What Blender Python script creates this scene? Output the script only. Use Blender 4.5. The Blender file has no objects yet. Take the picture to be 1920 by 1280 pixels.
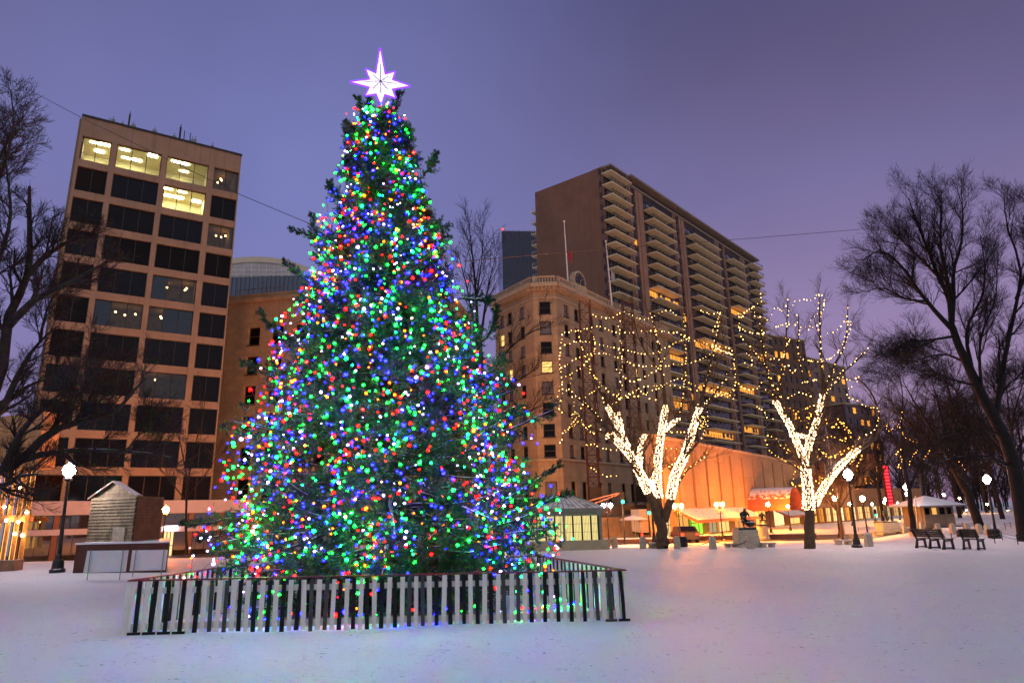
import bpy, math, random
import numpy as np
from mathutils import Vector, Matrix
random.seed(7)
RNG = np.random.default_rng(11)
SC = bpy.context.scene
COL = SC.collection
rad = math.radians
Z = Vector((0, 0, 1))

# ------------------------------------------------------------------ camera
FPX, PITCH, ROLL, CH = 1233.0, rad(14.5), rad(1.3), 2.2
CP = Vector((0, 0, CH))
FW = Vector((0, math.cos(PITCH), math.sin(PITCH)))
_u0 = Vector((0, -math.sin(PITCH), math.cos(PITCH)))
_r0 = Vector((1, 0, 0))
RT = _r0 * math.cos(ROLL) - _u0 * math.sin(ROLL)
UP = _r0 * math.sin(ROLL) + _u0 * math.cos(ROLL)
cam = bpy.data.cameras.new('camera')
cam.sensor_width = 36.0
cam.lens = FPX / 1920 * 36.0
cam.clip_end = 6000
co = bpy.data.objects.new('camera', cam)
COL.objects.link(co)
mw = Matrix.Identity(4)
for i in range(3):
    mw[i][0], mw[i][1], mw[i][2], mw[i][3] = RT[i], UP[i], -FW[i], CP[i]
co.matrix_world = mw
SC.camera = co


def ray(px, py):
    return FW + RT * ((px - 960) / FPX) + UP * ((640 - py) / FPX)


def at(px, py, y):
    d = ray(px, py)
    return CP + d * (y / d.y)


def at_z(px, py, z):
    d = ray(px, py)
    return CP + d * ((z - CH) / d.z)


def sm(a, b, x):
    t = min(1.0, max(0.0, (x - a) / (b - a)))
    return t * t * (3 - 2 * t)


def gh(x, y):
    """height of the snowy ground"""
    s = sm(38, 60, y) * (0.9 + 0.3 * sm(0, -15, x))
    s *= 1 - sm(0.5, 0.64, x / y if y > 5 else 0)
    n = 0.035 * math.sin(x * 0.31 + 1.3) * math.cos(y * 0.23) + 0.02 * math.sin(x * 0.83 + y * 0.57)
    return -s + n * (1 - 0.8 * sm(25, 45, y))


def ground(px, py):
    z = 0.0
    for _ in range(25):
        p = at_z(px, py, z)
        z = 0.5 * z + 0.5 * gh(p.x, p.y)
    p = at_z(px, py, z)
    return Vector((p.x, p.y, gh(p.x, p.y)))


def on_ground(px, y):
    """ground point in the direction of picture column px, y metres away"""
    py = 1000.0
    for _ in range(4):
        p = at(px, py, y)
        g = gh(p.x, y)
        py += (p.z - g) * FPX / y
    p = at(px, py, y)
    return Vector((p.x, y, gh(p.x, y)))


# ------------------------------------------------------------------ objects
ORG = {}


def T(name, label, cat, loc, group=None):
    o = bpy.data.objects.new(name, None)
    COL.objects.link(o)
    o.location = loc
    o.empty_display_size = 0.2
    ORG[o.name] = Vector(loc)
    return tag(o, label, cat, group)


def tag(o, label, cat, group=None):
    o['label'] = label
    o['category'] = cat
    if group:
        o['group'] = group
    return o


def copy_tree(o, parent=None):
    c = o.copy()
    COL.objects.link(c)
    if parent is not None:
        c.parent = parent
    for ch in o.children:
        copy_tree(ch, c)
    return c


def link(name, me, mat, parent, org, smooth):
    if mat is not None:
        for m in (mat if isinstance(mat, (list, tuple)) else [mat]):
            me.materials.append(m)
    if smooth:
        me.polygons.foreach_set('use_smooth', [True] * len(me.polygons))
    o = bpy.data.objects.new(name, me)
    COL.objects.link(o)
    if parent is not None:
        o.parent = parent
        ORG[o.name] = org
    else:
        o.location = org
        ORG[o.name] = org
    return o


class MB:
    """collects boxes, tubes, lathes in world space and links them as ONE mesh object"""

    def __init__(s):
        s.v, s.f, s.mi = [], [], []
        s.m = 0

    def add(s, vs, fs):
        b = len(s.v)
        s.v += [tuple(v) for v in vs]
        for f in fs:
            s.f.append(tuple(b + i for i in f))
            s.mi.append(s.m)
        return s

    def hexa(s, p):
        return s.add(p, [(3, 2, 1, 0), (4, 5, 6, 7), (0, 1, 5, 4), (1, 2, 6, 5), (2, 3, 7, 6), (3, 0, 4, 7)])

    def box(s, c, sz, rz=0.0):
        cx, cy, cz = c
        hx, hy, hz = sz[0] / 2, sz[1] / 2, sz[2] / 2
        ca, sa = math.cos(rz), math.sin(rz)
        p = []
        for dz in (-hz, hz):
            for dx, dy in ((-hx, -hy), (hx, -hy), (hx, hy), (-hx, hy)):
                p.append((cx + dx * ca - dy * sa, cy + dx * sa + dy * ca, cz + dz))
        return s.hexa(p)

    def fbox(s, F, a0, a1, z0, z1, d0, d1):
        """box in a facade's frame: along, up, out"""
        p = [F.pt(a, z, d) for z in (z0, z1) for a, d in ((a0, d1), (a1, d1), (a1, d0), (a0, d0))]
        return s.hexa(p)

    def prism(s, poly, z0, z1):
        n = len(poly)
        vs = [(p[0], p[1], z0) for p in poly] + [(p[0], p[1], z1) for p in poly]
        fs = [tuple(range(n - 1, -1, -1)), tuple(range(n, 2 * n))]
        fs += [(i, (i + 1) % n, n + (i + 1) % n, n + i) for i in range(n)]
        return s.add(vs, fs)

    def extr(s, pts, vec):
        """a 3-D polygon pushed along vec"""
        n = len(pts)
        vec = Vector(vec)
        vs = [Vector(p) for p in pts] + [Vector(p) + vec for p in pts]
        fs = [tuple(range(n - 1, -1, -1)), tuple(range(n, 2 * n))]
        fs += [(i, (i + 1) % n, n + (i + 1) % n, n + i) for i in range(n)]
        return s.add(vs, fs)

    def tube(s, pts, rs, k=8, caps=True):
        pts = [Vector(p) for p in pts]
        n = len(pts)
        if not isinstance(rs, (list, tuple)):
            rs = [rs] * n
        vs = []
        ref = None
        for i, p in enumerate(pts):
            t = (pts[min(i + 1, n - 1)] - pts[max(i - 1, 0)]).normalized()
            if ref is None:
                ref = Vector((1, 0, 0)) if abs(t.x) < 0.9 else Vector((0, 1, 0))
            a = (ref - t * ref.dot(t)).normalized()
            ref = a
            b = t.cross(a)
            for j in range(k):
                q = 2 * math.pi * j / k
                vs.append(p + (a * math.cos(q) + b * math.sin(q)) * rs[i])
        fs = [(i * k + j, i * k + (j + 1) % k, (i + 1) * k + (j + 1) % k, (i + 1) * k + j) for i in range(n - 1) for j in range(k)]
        if caps:
            fs += [tuple(range(k - 1, -1, -1)), tuple((n - 1) * k + j for j in range(k))]
        return s.add(vs, fs)

    def lathe(s, c, prof, k=12, sx=1.0):
        """prof: (radius, height) from the bottom up"""
        c = Vector(c)
        vs = []
        for r, h in prof:
            for j in range(k):
                q = 2 * math.pi * j / k
                vs.append((c.x + r * math.cos(q) * sx, c.y + r * math.sin(q), c.z + h))
        n = len(prof)
        fs = [(i * k + j, i * k + (j + 1) % k, (i + 1) * k + (j + 1) % k, (i + 1) * k + j) for i in range(n - 1) for j in range(k)]
        fs += [tuple(range(k - 1, -1, -1)), tuple((n - 1) * k + j for j in range(k))]
        return s.add(vs, fs)

    def ball(s, c, r, k=10, n=6, sq=(1, 1, 1)):
        prof = [(max(1e-3, r * math.sin(math.pi * i / n)), -r * math.cos(math.pi * i / n)) for i in range(n + 1)]
        b = len(s.v)
        s.lathe((0, 0, 0), prof, k)
        for i in range(b, len(s.v)):
            v = s.v[i]
            s.v[i] = (c[0] + v[0] * sq[0], c[1] + v[1] * sq[1], c[2] + v[2] * sq[2])
        return s

    def build(s, name, mat, parent=None, base=None, smooth=False):
        org = ORG[parent.name] if parent is not None else (Vector(base) if base is not None else Vector((0, 0, 0)))
        me = bpy.data.meshes.new(name)
        me.from_pydata([(v[0] - org.x, v[1] - org.y, v[2] - org.z) for v in s.v], [], s.f)
        o = link(name, me, mat, parent, org, smooth)
        if isinstance(mat, (list, tuple)):
            me.polygons.foreach_set('material_index', s.mi)
        return o


class NB:
    """big meshes from numpy arrays"""

    def __init__(s):
        s.v, s.f, s.n = [], [], 0

    def add(s, v, f):
        v = np.asarray(v, dtype=np.float64).reshape(-1, 3)
        s.v.append(v)
        s.f.append(np.asarray(f, dtype=np.int64) + s.n)
        s.n += len(v)

    def tubes(s, P, R, k):
        """P (B,N,3), R (B,N): a batch of open tubes"""
        B, N, _ = P.shape
        if B == 0:
            return
        t = np.gradient(P, axis=1)
        t /= np.linalg.norm(t, axis=2, keepdims=True) + 1e-9
        m = t.mean(axis=1)
        ref = np.where(np.abs(m[:, 2:3]) < 0.8, np.array([[0., 0., 1.]]), np.array([[1., 0., 0.]]))[:, None, :]
        a = np.cross(t, np.broadcast_to(ref, t.shape))
        a /= np.linalg.norm(a, axis=2, keepdims=True) + 1e-9
        b = np.cross(t, a)
        q = np.arange(k) * 2 * np.pi / k
        V = P[:, :, None, :] + R[:, :, None, None] * (a[:, :, None, :] * np.cos(q)[None, None, :, None] + b[:, :, None, :] * np.sin(q)[None, None, :, None])
        i = np.arange(N - 1)[:, None] * k
        j = np.arange(k)[None, :]
        j2 = (j + 1) % k
        quad = np.stack([i + j, i + j2, i + k + j2, i + k + j], axis=-1).reshape(-1, 4)
        F = (np.arange(B)[:, None, None] * (N * k) + quad[None]).reshape(-1, 4)
        s.add(V.reshape(-1, 3), F)

    def build(s, name, mat, parent=None, base=None, smooth=True):
        org = ORG[parent.name] if parent is not None else (Vector(base) if base is not None else Vector((0, 0, 0)))
        V = np.concatenate(s.v) - np.array(org)
        me = bpy.data.meshes.new(name)
        me.vertices.add(len(V))
        me.vertices.foreach_set('co', V.astype(np.float32).ravel())
        sizes = np.concatenate([np.full(len(f), f.shape[1]) for f in s.f])
        idx = np.concatenate([f.ravel() for f in s.f]).astype(np.int32)
        me.loops.add(len(idx))
        me.loops.foreach_set('vertex_index', idx)
        me.polygons.add(len(sizes))
        st = np.concatenate([[0], np.cumsum(sizes)[:-1]]).astype(np.int32)
        me.polygons.foreach_set('loop_start', st)
        me.update(calc_edges=True)
        me.validate()
        return link(name, me, mat, parent, org, smooth)


class Face:
    """a vertical facade plane: origin, direction along, outward normal"""

    def __init__(s, p0, p1, z0=0.0):
        s.o = Vector((p0.x, p0.y, 0))
        e = Vector((p1.x - p0.x, p1.y - p0.y, 0))
        s.L = e.length
        s.u = e.normalized()
        n = Vector((s.u.y, -s.u.x, 0))
        if n.dot(Vector((0, 0, 0)) - s.o) < 0:
            n = -n
        s.n = n

    def pt(s, a, z, d=0.0):
        return s.o + s.u * a + Z * z + s.n * d

    def hit(s, px, py, d=0.0):
        r = ray(px, py)
        o = s.o + s.n * d
        t = (o - CP).dot(s.n) / r.dot(s.n)
        p = CP + r * t
        return (p - s.o).dot(s.u), p.z


def grid_wall(mb, F, A0, A1, Z0, Z1, cols, rows, d0, d1, pr=0.0):
    """a wall with openings: piers between the columns, spandrels between the rows"""
    a = A0
    for c0, c1 in list(cols) + [(A1, None)]:
        if c0 - a > 1e-3:
            mb.fbox(F, a, c0, Z0, Z1, d0, d1 + pr)
        a = c1
    for c0, c1 in cols:
        z = Z0
        for r0, r1 in list(rows) + [(Z1, None)]:
            if r0 - z > 1e-3:
                mb.fbox(F, c0, c1, z, r0, d0, d1)
            z = r1


# ------------------------------------------------------------------ materials
def nodes_of(name):
    m = bpy.data.materials.new(name)
    m.use_nodes = True
    nt = m.node_tree
    nt.nodes.clear()
    out = nt.nodes.new('ShaderNodeOutputMaterial')
    return m, nt, out


def mathn(nt, op, a, b=None, clamp=False):
    n = nt.nodes.new('ShaderNodeMath')
    n.operation = op
    n.use_clamp = clamp
    for i, x in enumerate((a, b)):
        if x is None:
            continue
        if isinstance(x, (int, float)):
            n.inputs[i].default_value = x
        else:
            nt.links.new(x, n.inputs[i])
    return n.outputs[0]


def mixc(nt, f, a, b):
    n = nt.nodes.new('ShaderNodeMix')
    n.data_type = 'RGBA'
    for i, x in ((0, f), (6, a), (7, b)):
        if isinstance(x, (int, float)):
            n.inputs[i].default_value = x
        elif isinstance(x, tuple):
            n.inputs[i].default_value = (*x[:3], 1)
        else:
            nt.links.new(x, n.inputs[i])
    return n.outputs[2]


def noise(nt, vec, scale, detail=4, rough=.55):
    n = nt.nodes.new('ShaderNodeTexNoise')
    n.inputs['Scale'].default_value = scale
    n.inputs['Detail'].default_value = detail
    n.inputs['Roughness'].default_value = rough
    nt.links.new(vec, n.inputs['Vector'])
    return n.outputs['Fac']


def ramp(nt, fac, lo, hi):
    n = nt.nodes.new('ShaderNodeMapRange')
    n.inputs['From Min'].default_value = lo
    n.inputs['From Max'].default_value = hi
    nt.links.new(fac, n.inputs['Value'])
    return n.outputs['Result']


SNOWC = (0.82, 0.83, 0.86)


def M(name, base, rough=.7, var=.25, scale=1.5, bump=.15, bscale=25, metal=0., snow=0., spec=.4, streak=0., brick=None, alt=None):
    m, nt, out = nodes_of(name)
    b = nt.nodes.new('ShaderNodeBsdfPrincipled')
    tc = nt.nodes.new('ShaderNodeTexCoord')
    v = tc.outputs['Object']
    f = noise(nt, v, scale, 6)
    f = ramp(nt, f, .3, .7)
    lo = tuple(c * (1 - var) for c in base)
    hi = alt if alt else tuple(min(1, c * (1 + var)) for c in base)
    c = mixc(nt, f, lo, hi)
    if streak:
        mp = nt.nodes.new('ShaderNodeMapping')
        mp.inputs['Scale'].default_value = (1, 1, .06)
        nt.links.new(v, mp.inputs['Vector'])
        g = ramp(nt, noise(nt, mp.outputs[0], 2.2, 5), .52, .75)
        g = mathn(nt, 'MULTIPLY', g, streak)
        c = mixc(nt, g, c, tuple(x * .45 for x in base))
    bh = noise(nt, v, bscale, 3)
    if brick:
        u, bw, bhh, dark = brick
        sp = nt.nodes.new('ShaderNodeSeparateXYZ')
        nt.links.new(v, sp.inputs[0])
        al = mathn(nt, 'ADD', mathn(nt, 'MULTIPLY', sp.outputs[0], u.x), mathn(nt, 'MULTIPLY', sp.outputs[1], u.y))
        cb = nt.nodes.new('ShaderNodeCombineXYZ')
        nt.links.new(al, cb.inputs[0])
        nt.links.new(sp.outputs[2], cb.inputs[1])
        br = nt.nodes.new('ShaderNodeTexBrick')
        br.inputs['Scale'].default_value = 1
        br.inputs['Brick Width'].default_value = bw
        br.inputs['Row Height'].default_value = bhh
        br.inputs['Mortar Size'].default_value = .025 * bhh / .6
        br.inputs['Color1'].default_value = (1, 1, 1, 1)
        br.inputs['Color2'].default_value = (.82, .82, .82, 1)
        br.inputs['Mortar'].default_value = (dark, dark, dark, 1)
        nt.links.new(cb.outputs[0], br.inputs['Vector'])
        mm = nt.nodes.new('ShaderNodeMix')
        mm.data_type = 'RGBA'
        mm.blend_type = 'MULTIPLY'
        mm.inputs[0].default_value = 1
        nt.links.new(c, mm.inputs[6])
        nt.links.new(br.outputs['Color'], mm.inputs[7])
        c = mm.outputs[2]
    r = rough
    if snow:
        ge = nt.nodes.new('ShaderNodeNewGeometry')
        sp = nt.nodes.new('ShaderNodeSeparateXYZ')
        nt.links.new(ge.outputs['Normal'], sp.inputs[0])
        k = ramp(nt, mathn(nt, 'ADD', sp.outputs[2], mathn(nt, 'MULTIPLY', mathn(nt, 'SUBTRACT', noise(nt, v, 2.2, 4), .5), 1.3)), 1 - snow, 1.15 - snow)
        c = mixc(nt, k, c, SNOWC)
    nt.links.new(c, b.inputs['Base Color'])
    b.inputs['Roughness'].default_value = r
    b.inputs['Metallic'].default_value = metal
    b.inputs['Specular IOR Level'].default_value = spec
    if bump:
        bn = nt.nodes.new('ShaderNodeBump')
        bn.inputs['Strength'].default_value = bump
        bn.inputs['Distance'].default_value = .03
        nt.links.new(bh, bn.inputs['Height'])
        nt.links.new(bn.outputs[0], b.inputs['Normal'])
    nt.links.new(b.outputs[0], out.inputs[0])
    return m


def E(name, col, s, sample=True):
    m, nt, out = nodes_of(name)
    e = nt.nodes.new('ShaderNodeEmission')
    e.inputs[0].default_value = (*col, 1)
    e.inputs[1].default_value = s
    nt.links.new(e.outputs[0], out.inputs[0])
    m.cycles.emission_sampling = 'FRONT' if sample else 'NONE'
    return m


def pane_mat(name, tint=(.8, .85, .9), refl=1.0):
    m, nt, out = nodes_of(name)
    t = nt.nodes.new('ShaderNodeBsdfTransparent')
    t.inputs[0].default_value = (*tint, 1)
    g = nt.nodes.new('ShaderNodeBsdfGlossy')
    g.inputs['Roughness'].default_value = .03
    fr = nt.nodes.new('ShaderNodeFresnel')
    fr.inputs[0].default_value = 1.5
    mx = nt.nodes.new('ShaderNodeMixShader')
    nt.links.new(mathn(nt, 'MULTIPLY', fr.outputs[0], refl, True), mx.inputs[0])
    nt.links.new(t.outputs[0], mx.inputs[1])
    nt.links.new(g.outputs[0], mx.inputs[2])
    nt.links.new(mx.outputs[0], out.inputs[0])
    return m


def dark_glass(name, base, rough=.05, ior=1.7):
    m, nt, out = nodes_of(name)
    b = nt.nodes.new('ShaderNodeBsdfPrincipled')
    tc = nt.nodes.new('ShaderNodeTexCoord')
    f = noise(nt, tc.outputs['Object'], .35, 2)
    nt.links.new(mixc(nt, f, tuple(c * .5 for c in base), tuple(c * 1.5 for c in base)), b.inputs['Base Color'])
    b.inputs['Roughness'].default_value = rough
    b.inputs['IOR'].default_value = ior
    bn = nt.nodes.new('ShaderNodeBump')
    bn.inputs['Strength'].default_value = .04
    bn.inputs['Distance'].default_value = .05
    nt.links.new(noise(nt, tc.outputs['Object'], .7, 2), bn.inputs['Height'])
    nt.links.new(bn.outputs[0], b.inputs['Normal'])
    nt.links.new(b.outputs[0], out.inputs[0])
    return m


# ------------------------------------------------------------------ sky
w = bpy.data.worlds.new('World')
SC.world = w
w.use_nodes = True
nt = w.node_tree
nt.nodes.clear()
wo = nt.nodes.new('ShaderNodeOutputWorld')
bg = nt.nodes.new('ShaderNodeBackground')
tc = nt.nodes.new('ShaderNodeTexCoord')
sp = nt.nodes.new('ShaderNodeSeparateXYZ')
nt.links.new(tc.outputs['Generated'], sp.inputs[0])
cr = nt.nodes.new('ShaderNodeValToRGB')
el = cr.color_ramp.elements
stops = [(0.0, (.36, .22, .36)), (.10, (.37, .25, .42)), (.24, (.315, .232, .432)), (.42, (.195, .168, .355)), (.56, (.128, .109, .238)),
         (.66, (.092, .086, .205)), (.78, (.115, .108, .225)), (1.0, (.26, .25, .33))]
el[0].position, el[0].color = stops[0][0], (*stops[0][1], 1)
el[1].position, el[1].color = stops[1][0], (*stops[1][1], 1)
for p, c in stops[2:]:
    e = el.new(p)
    e.color = (*c, 1)
nt.links.new(sp.outputs[2], cr.inputs[0])
# thin cloud unevenness
n1 = noise(nt, tc.outputs['Generated'], 2.2, 3)
k1 = mathn(nt, 'ADD', mathn(nt, 'MULTIPLY', n1, .5), .75)
# the cold city glow in the north-west of the view, a little left of the tree
dp = nt.nodes.new('ShaderNodeVectorMath')
dp.operation = 'DOT_PRODUCT'
nt.links.new(tc.outputs['Generated'], dp.inputs[0])
gd = ray(520, 420).normalized()
dp.inputs[1].default_value = gd
gl = ramp(nt, dp.outputs['Value'], .74, 1.0)
gl = mathn(nt, 'MULTIPLY', mathn(nt, 'MULTIPLY', gl, gl), .8)
c1 = mixc(nt, gl, cr.outputs[0], (.19, .215, .51))
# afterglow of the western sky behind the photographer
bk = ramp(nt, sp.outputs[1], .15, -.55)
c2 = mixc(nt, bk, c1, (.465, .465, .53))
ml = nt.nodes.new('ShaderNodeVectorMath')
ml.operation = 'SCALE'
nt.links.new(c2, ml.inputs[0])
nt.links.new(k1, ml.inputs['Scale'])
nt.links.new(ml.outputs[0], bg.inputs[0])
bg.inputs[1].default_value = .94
nt.links.new(bg.outputs[0], wo.inputs[0])

# ------------------------------------------------------------------ shared materials
m_white = M('white_paint', (.82, .80, .75), .5, .10, 3, .1, 40, streak=.35)
m_black = M('black_paint', (.009, .010, .010), .6, .4, 6, .1, 40, spec=.2)
m_black_sheen = M('black_paint_sheen', (.045, .048, .05), .45, .3, 5, .1, 40)  # black pickets greyed in colour for the snow they reflect
m_iron = M('black_iron', (.015, .016, .016), .45, .3, 8, .1, 60, snow=.12)
m_red = M('red_cap', (.13, .022, .028), .5, .3, 4)
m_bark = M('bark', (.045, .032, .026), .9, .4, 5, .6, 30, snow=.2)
m_bark_dark = M('silhouette_bark', (.012, .009, .009), .9, .4, 5, .6, 30, snow=.12)  # near black bark, silhouette shade put into the colour
m_bark_lit = M('lit_bark', (.10, .062, .036), .9, .35, 5, .6, 30, snow=.05)  # lamplight on the elm bark put into a lighter brown
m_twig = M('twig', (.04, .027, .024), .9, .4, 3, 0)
m_twig_dark = M('silhouette_twig', (.014, .009, .010), .9, .4, 3, 0)  # twigs of the silhouetted trees, shade put into the colour
m_twig_lit = M('lit_twig', (.15, .085, .05), .9, .4, 3, 0)  # golden glow of the light strings put into the twig colour
m_granite = M('granite', (.42, .38, .30), .85, .25, 8, .3, 60, snow=.06, streak=.3)
m_conc = M('concrete', (.36, .33, .28), .85, .2, 2, .2, 40, streak=.35)
m_snow = M('snow_cap', SNOWC, .6, .04, 3, .3, 12)
m_metal = M('grey_metal', (.25, .26, .27), .45, .2, 5, .05, metal=.5)
m_bronze = M('bronze', (.04, .045, .035), .45, .5, 6, .3, 20, metal=.5, snow=.3)
m_dglass = dark_glass('dark_glass', (.005, .005, .008), .06, 1.25)
m_pane = pane_mat('clear_pane')
m_cream_wall = M('office_wall', (.80, .70, .40), .8, .1, 2, 0)
m_dark_thing = M('dark_furniture', (.05, .045, .04), .7, .3, 3, 0)
e_white = E('lamp_white', (1, .93, 1.0), 60)
e_sodium = E('lamp_sodium', (1, .40, .075), 300)
e_office = E('office_ceiling_light', (1, .88, .50), 50)
e_amber = E('amber_lamp', (1, .50, .12), 26)

# ------------------------------------------------------------------ ground
def snow_material():
    m, nt, out = nodes_of('snow')
    b = nt.nodes.new('ShaderNodeBsdfPrincipled')
    tc = nt.nodes.new('ShaderNodeTexCoord')
    v = tc.outputs['Object']
    base = mixc(nt, noise(nt, v, .25, 4), (.80, .80, .83), (.88, .88, .90))
    # windblown specks: bits of leaf and twig
    s1 = ramp(nt, noise(nt, v, 11, 2, .45), .655, .70)
    s2 = ramp(nt, noise(nt, v, 1.1, 3), .45, .62)
    sp_ = mathn(nt, 'MULTIPLY', mathn(nt, 'MULTIPLY', s1, s2), .75)
    base = mixc(nt, sp_, base, (.12, .10, .10))
    t = ramp(nt, noise(nt, v, 2.7, 5, .6), .60, .72)
    base = mixc(nt, mathn(nt, 'MULTIPLY', t, .24), base, (.45, .42, .40))
    nt.links.new(base, b.inputs['Base Color'])
    b.inputs['Roughness'].default_value = .65
    b.inputs['Specular IOR Level'].default_value = .3
    h = mathn(nt, 'ADD', mathn(nt, 'MULTIPLY', noise(nt, v, 2.2, 6, .6), 1.0), mathn(nt, 'MULTIPLY', noise(nt, v, 14, 3), .35))
    bn = nt.nodes.new('ShaderNodeBump')
    bn.inputs['Strength'].default_value = .8
    bn.inputs['Distance'].default_value = .09
    nt.links.new(h, bn.inputs['Height'])
    nt.links.new(bn.outputs[0], b.inputs['Normal'])
    nt.links.new(b.outputs[0], out.inputs[0])
    return m


def sheet(name, xs, ys, mat, lift=0.0):
    nb = NB()
    V = np.array([[(x, y, gh(x, y) + lift) for x in xs] for y in ys]).reshape(-1, 3)
    nx, ny = len(xs), len(ys)
    i = (np.arange(ny - 1)[:, None] * nx + np.arange(nx - 1)[None, :]).ravel()
    nb.add(V, np.stack([i, i + 1, i + nx + 1, i + nx], axis=1))
    o = nb.build(name, mat)
    o['kind'] = 'structure'
    return o


xs = np.concatenate([[-2500, -900, -400, -200, -140], np.linspace(-100, -26, 22), np.linspace(-25, 30, 111), np.linspace(32, 110, 27), [150, 220, 420, 900, 2500]])
ys = np.concatenate([[-900, -300, -100, -40, -20], np.linspace(-10, 4, 8), np.linspace(4.5, 45, 100), np.linspace(46, 110, 40), [130, 170, 240, 400, 900, 3500]])
sheet('snow_ground', xs, ys, snow_material())
m_asphalt = M('wet_asphalt', (.06, .05, .048), .45, .4, .6, .3, 30)
sheet('street', np.linspace(-60, 42, 60), np.linspace(62.5, 73, 8), m_asphalt, .03)
# ------------------------------------------------------------------ the big spruce
YT = 16.7


def unit(a):
    return a / (np.linalg.norm(a, axis=-1, keepdims=True) + 1e-9)


def interp(P, t):
    """points on curves P (B,N,3) at parameters t (B,m)"""
    N = P.shape[1]
    x = np.clip(t, 0, .9999) * (N - 1)
    i = np.floor(x).astype(int)
    f = (x - i)[..., None]
    b = np.arange(P.shape[0])[:, None]
    return P[b, i] * (1 - f) + P[b, i + 1] * f, unit(P[b, i + 1] - P[b, i])


def grow(start, d, L, r0, N, wig, upb, rng, taper=.25):
    """curves from start (K,3) along d (K,3)"""
    K = len(start)
    P = np.zeros((K, N, 3))
    P[:, 0] = start
    dd = unit(d)
    for i in range(1, N):
        dd = dd + rng.normal(0, wig, (K, 3))
        dd[:, 2] += upb
        dd = unit(dd)
        P[:, i] = P[:, i - 1] + dd * (L / (N - 1))[:, None]
    R = r0[:, None] * np.linspace(1, taper, N)[None]
    return P, R


def spawn(P, R, m, t0, t1, L, ang, upd, N, wig, upb, rng, rrel=.6, flat=0., rmin=.004, taper=.3, lt=.5, angj=.15):
    """children on curves: m each between t0 and t1, at an angle to the parent"""
    B = P.shape[0]
    t = t0 + (t1 - t0) * (np.arange(m)[None] + rng.random((B, m))) / m
    p, tg = interp(P, t)
    rp = np.take_along_axis(R, np.clip((t * (R.shape[1] - 1)).astype(int), 0, R.shape[1] - 1), axis=1)
    rd = rng.normal(size=p.shape)
    rd[..., 2] *= 1 - flat
    pp = unit(rd - tg * (rd * tg).sum(-1, keepdims=True))
    a = ang + rng.normal(0, angj, t.shape)
    d = tg * np.cos(a)[..., None] + pp * np.sin(a)[..., None]
    d[..., 2] += upd
    Lc = np.asarray(L)
    Lc = np.broadcast_to(Lc[:, None] if Lc.ndim == 1 else Lc, t.shape) * (1 - lt * (t - t0) / max(1e-6, t1 - t0)) * rng.uniform(.6, 1.15, t.shape)
    r0 = np.maximum(rp * rrel, rmin)
    return grow(p.reshape(-1, 3), d.reshape(-1, 3), Lc.ravel(), r0.ravel(), N, wig, upb, rng, taper)


tb = on_ground(738, YT)
tt = at(712, 186, YT)
TH = tt.z - tb.z
# silhouette: picture row, left edge, right edge (of the lit body, stray boughs apart)
prof = [(186, 712, 730), (205, 684, 750), (250, 660, 776), (300, 650, 800), (360, 634, 815), (420, 612, 836), (500, 578, 868), (560, 560, 886), (620, 526, 915), (700, 486, 950),
        (780, 457, 980), (850, 428, 1006), (910, 404, 1028), (970, 385, 1040), (1020, 392, 1034), (1060, 425, 1012), (1090, 470, 985)]
pz = []
for y, a, b in prof:
    pa, pb = at(a, y, YT), at(b, y, YT)
    pz.append(((pa.z + pb.z) / 2, (pb.x - pa.x) / 2))
pz.sort()
PZ = np.array(pz)


def rprof(z):
    return np.interp(z, PZ[:, 0], PZ[:, 1])


def flat_y(P):
    """the spruce is shallower than it is wide low down: it stays inside its fence"""
    k = np.interp((P[..., 2] - tb.z) / TH, [0, .12, .45, .9], [.50, .54, .82, 1.0])
    P[..., 1] = YT + (P[..., 1] - YT) * k
    return P


def axis(z):
    f = (np.asarray(z) - tb.z) / TH
    return np.stack([tb.x + (tt.x - tb.x) * f, np.full_like(f, YT), tb.z + f * TH], axis=-1)


m_needle = M('needles', (.013, .045, .015), .6, .7, 1.6, 0, alt=(.042, .125, .045), spec=.3)
m_frost = M('frosted_needles', (.20, .25, .24), .7, .4, 3, 0)


def needles(nb, P, n, ln, wd, rng, t0=.05):
    B = P.shape[0]
    t = t0 + (1 - t0) * (np.arange(n)[None] + rng.random((B, n))) / n
    p, tg = interp(P, t)
    rd = rng.normal(size=p.shape)
    pp = unit(rd - tg * (rd * tg).sum(-1, keepdims=True))
    d = unit(tg * .75 + pp)
    s = unit(np.cross(d, rng.normal(size=p.shape)))
    L = ln * rng.uniform(.7, 1.2, t.shape)[..., None]
    a = p - s * wd / 2
    b = p + s * wd / 2
    c = p + d * L
    V = np.stack([a, b, c], axis=2).reshape(-1, 3)
    nb.add(V, np.arange(len(V)).reshape(-1, 3))


rng = np.random.default_rng(5)
spruce = T('christmas_tree', 'tall dark green spruce covered in coloured lights inside the picket fence', 'christmas tree', tb)
wood = NB()
zz = np.linspace(0, 1, 16)
ax = axis(tb.z + TH * zz)
ax[1:, :2] += rng.normal(0, .02, (15, 2))
wood.tubes(ax[None], (np.interp(zz, [0, .03, .5, 1], [.34, .26, .13, .025]))[None], 10)
NBR = 460
f = (np.arange(NBR) + rng.random(NBR)) / NBR
zb = tb.z + .55 + (TH - 1.35) * f ** 1.02
lay = np.round(zb / .46) * .46
zb = np.where(zb < tb.z + TH * .86, lay + rng.normal(0, .055, NBR), zb)
azm = np.arange(NBR) * 2.39996 + rng.normal(0, .35, NBR)
zf = (zb - tb.z) / TH
lowz = np.clip(zf, 0, 1)
reach = rprof(np.clip(zb + .1, PZ[0, 0], PZ[-1, 0])) * rng.uniform(.70, .96, NBR) * np.interp(lowz, [0, .35, .6, 1], [1, .95, .84, .72])
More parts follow.
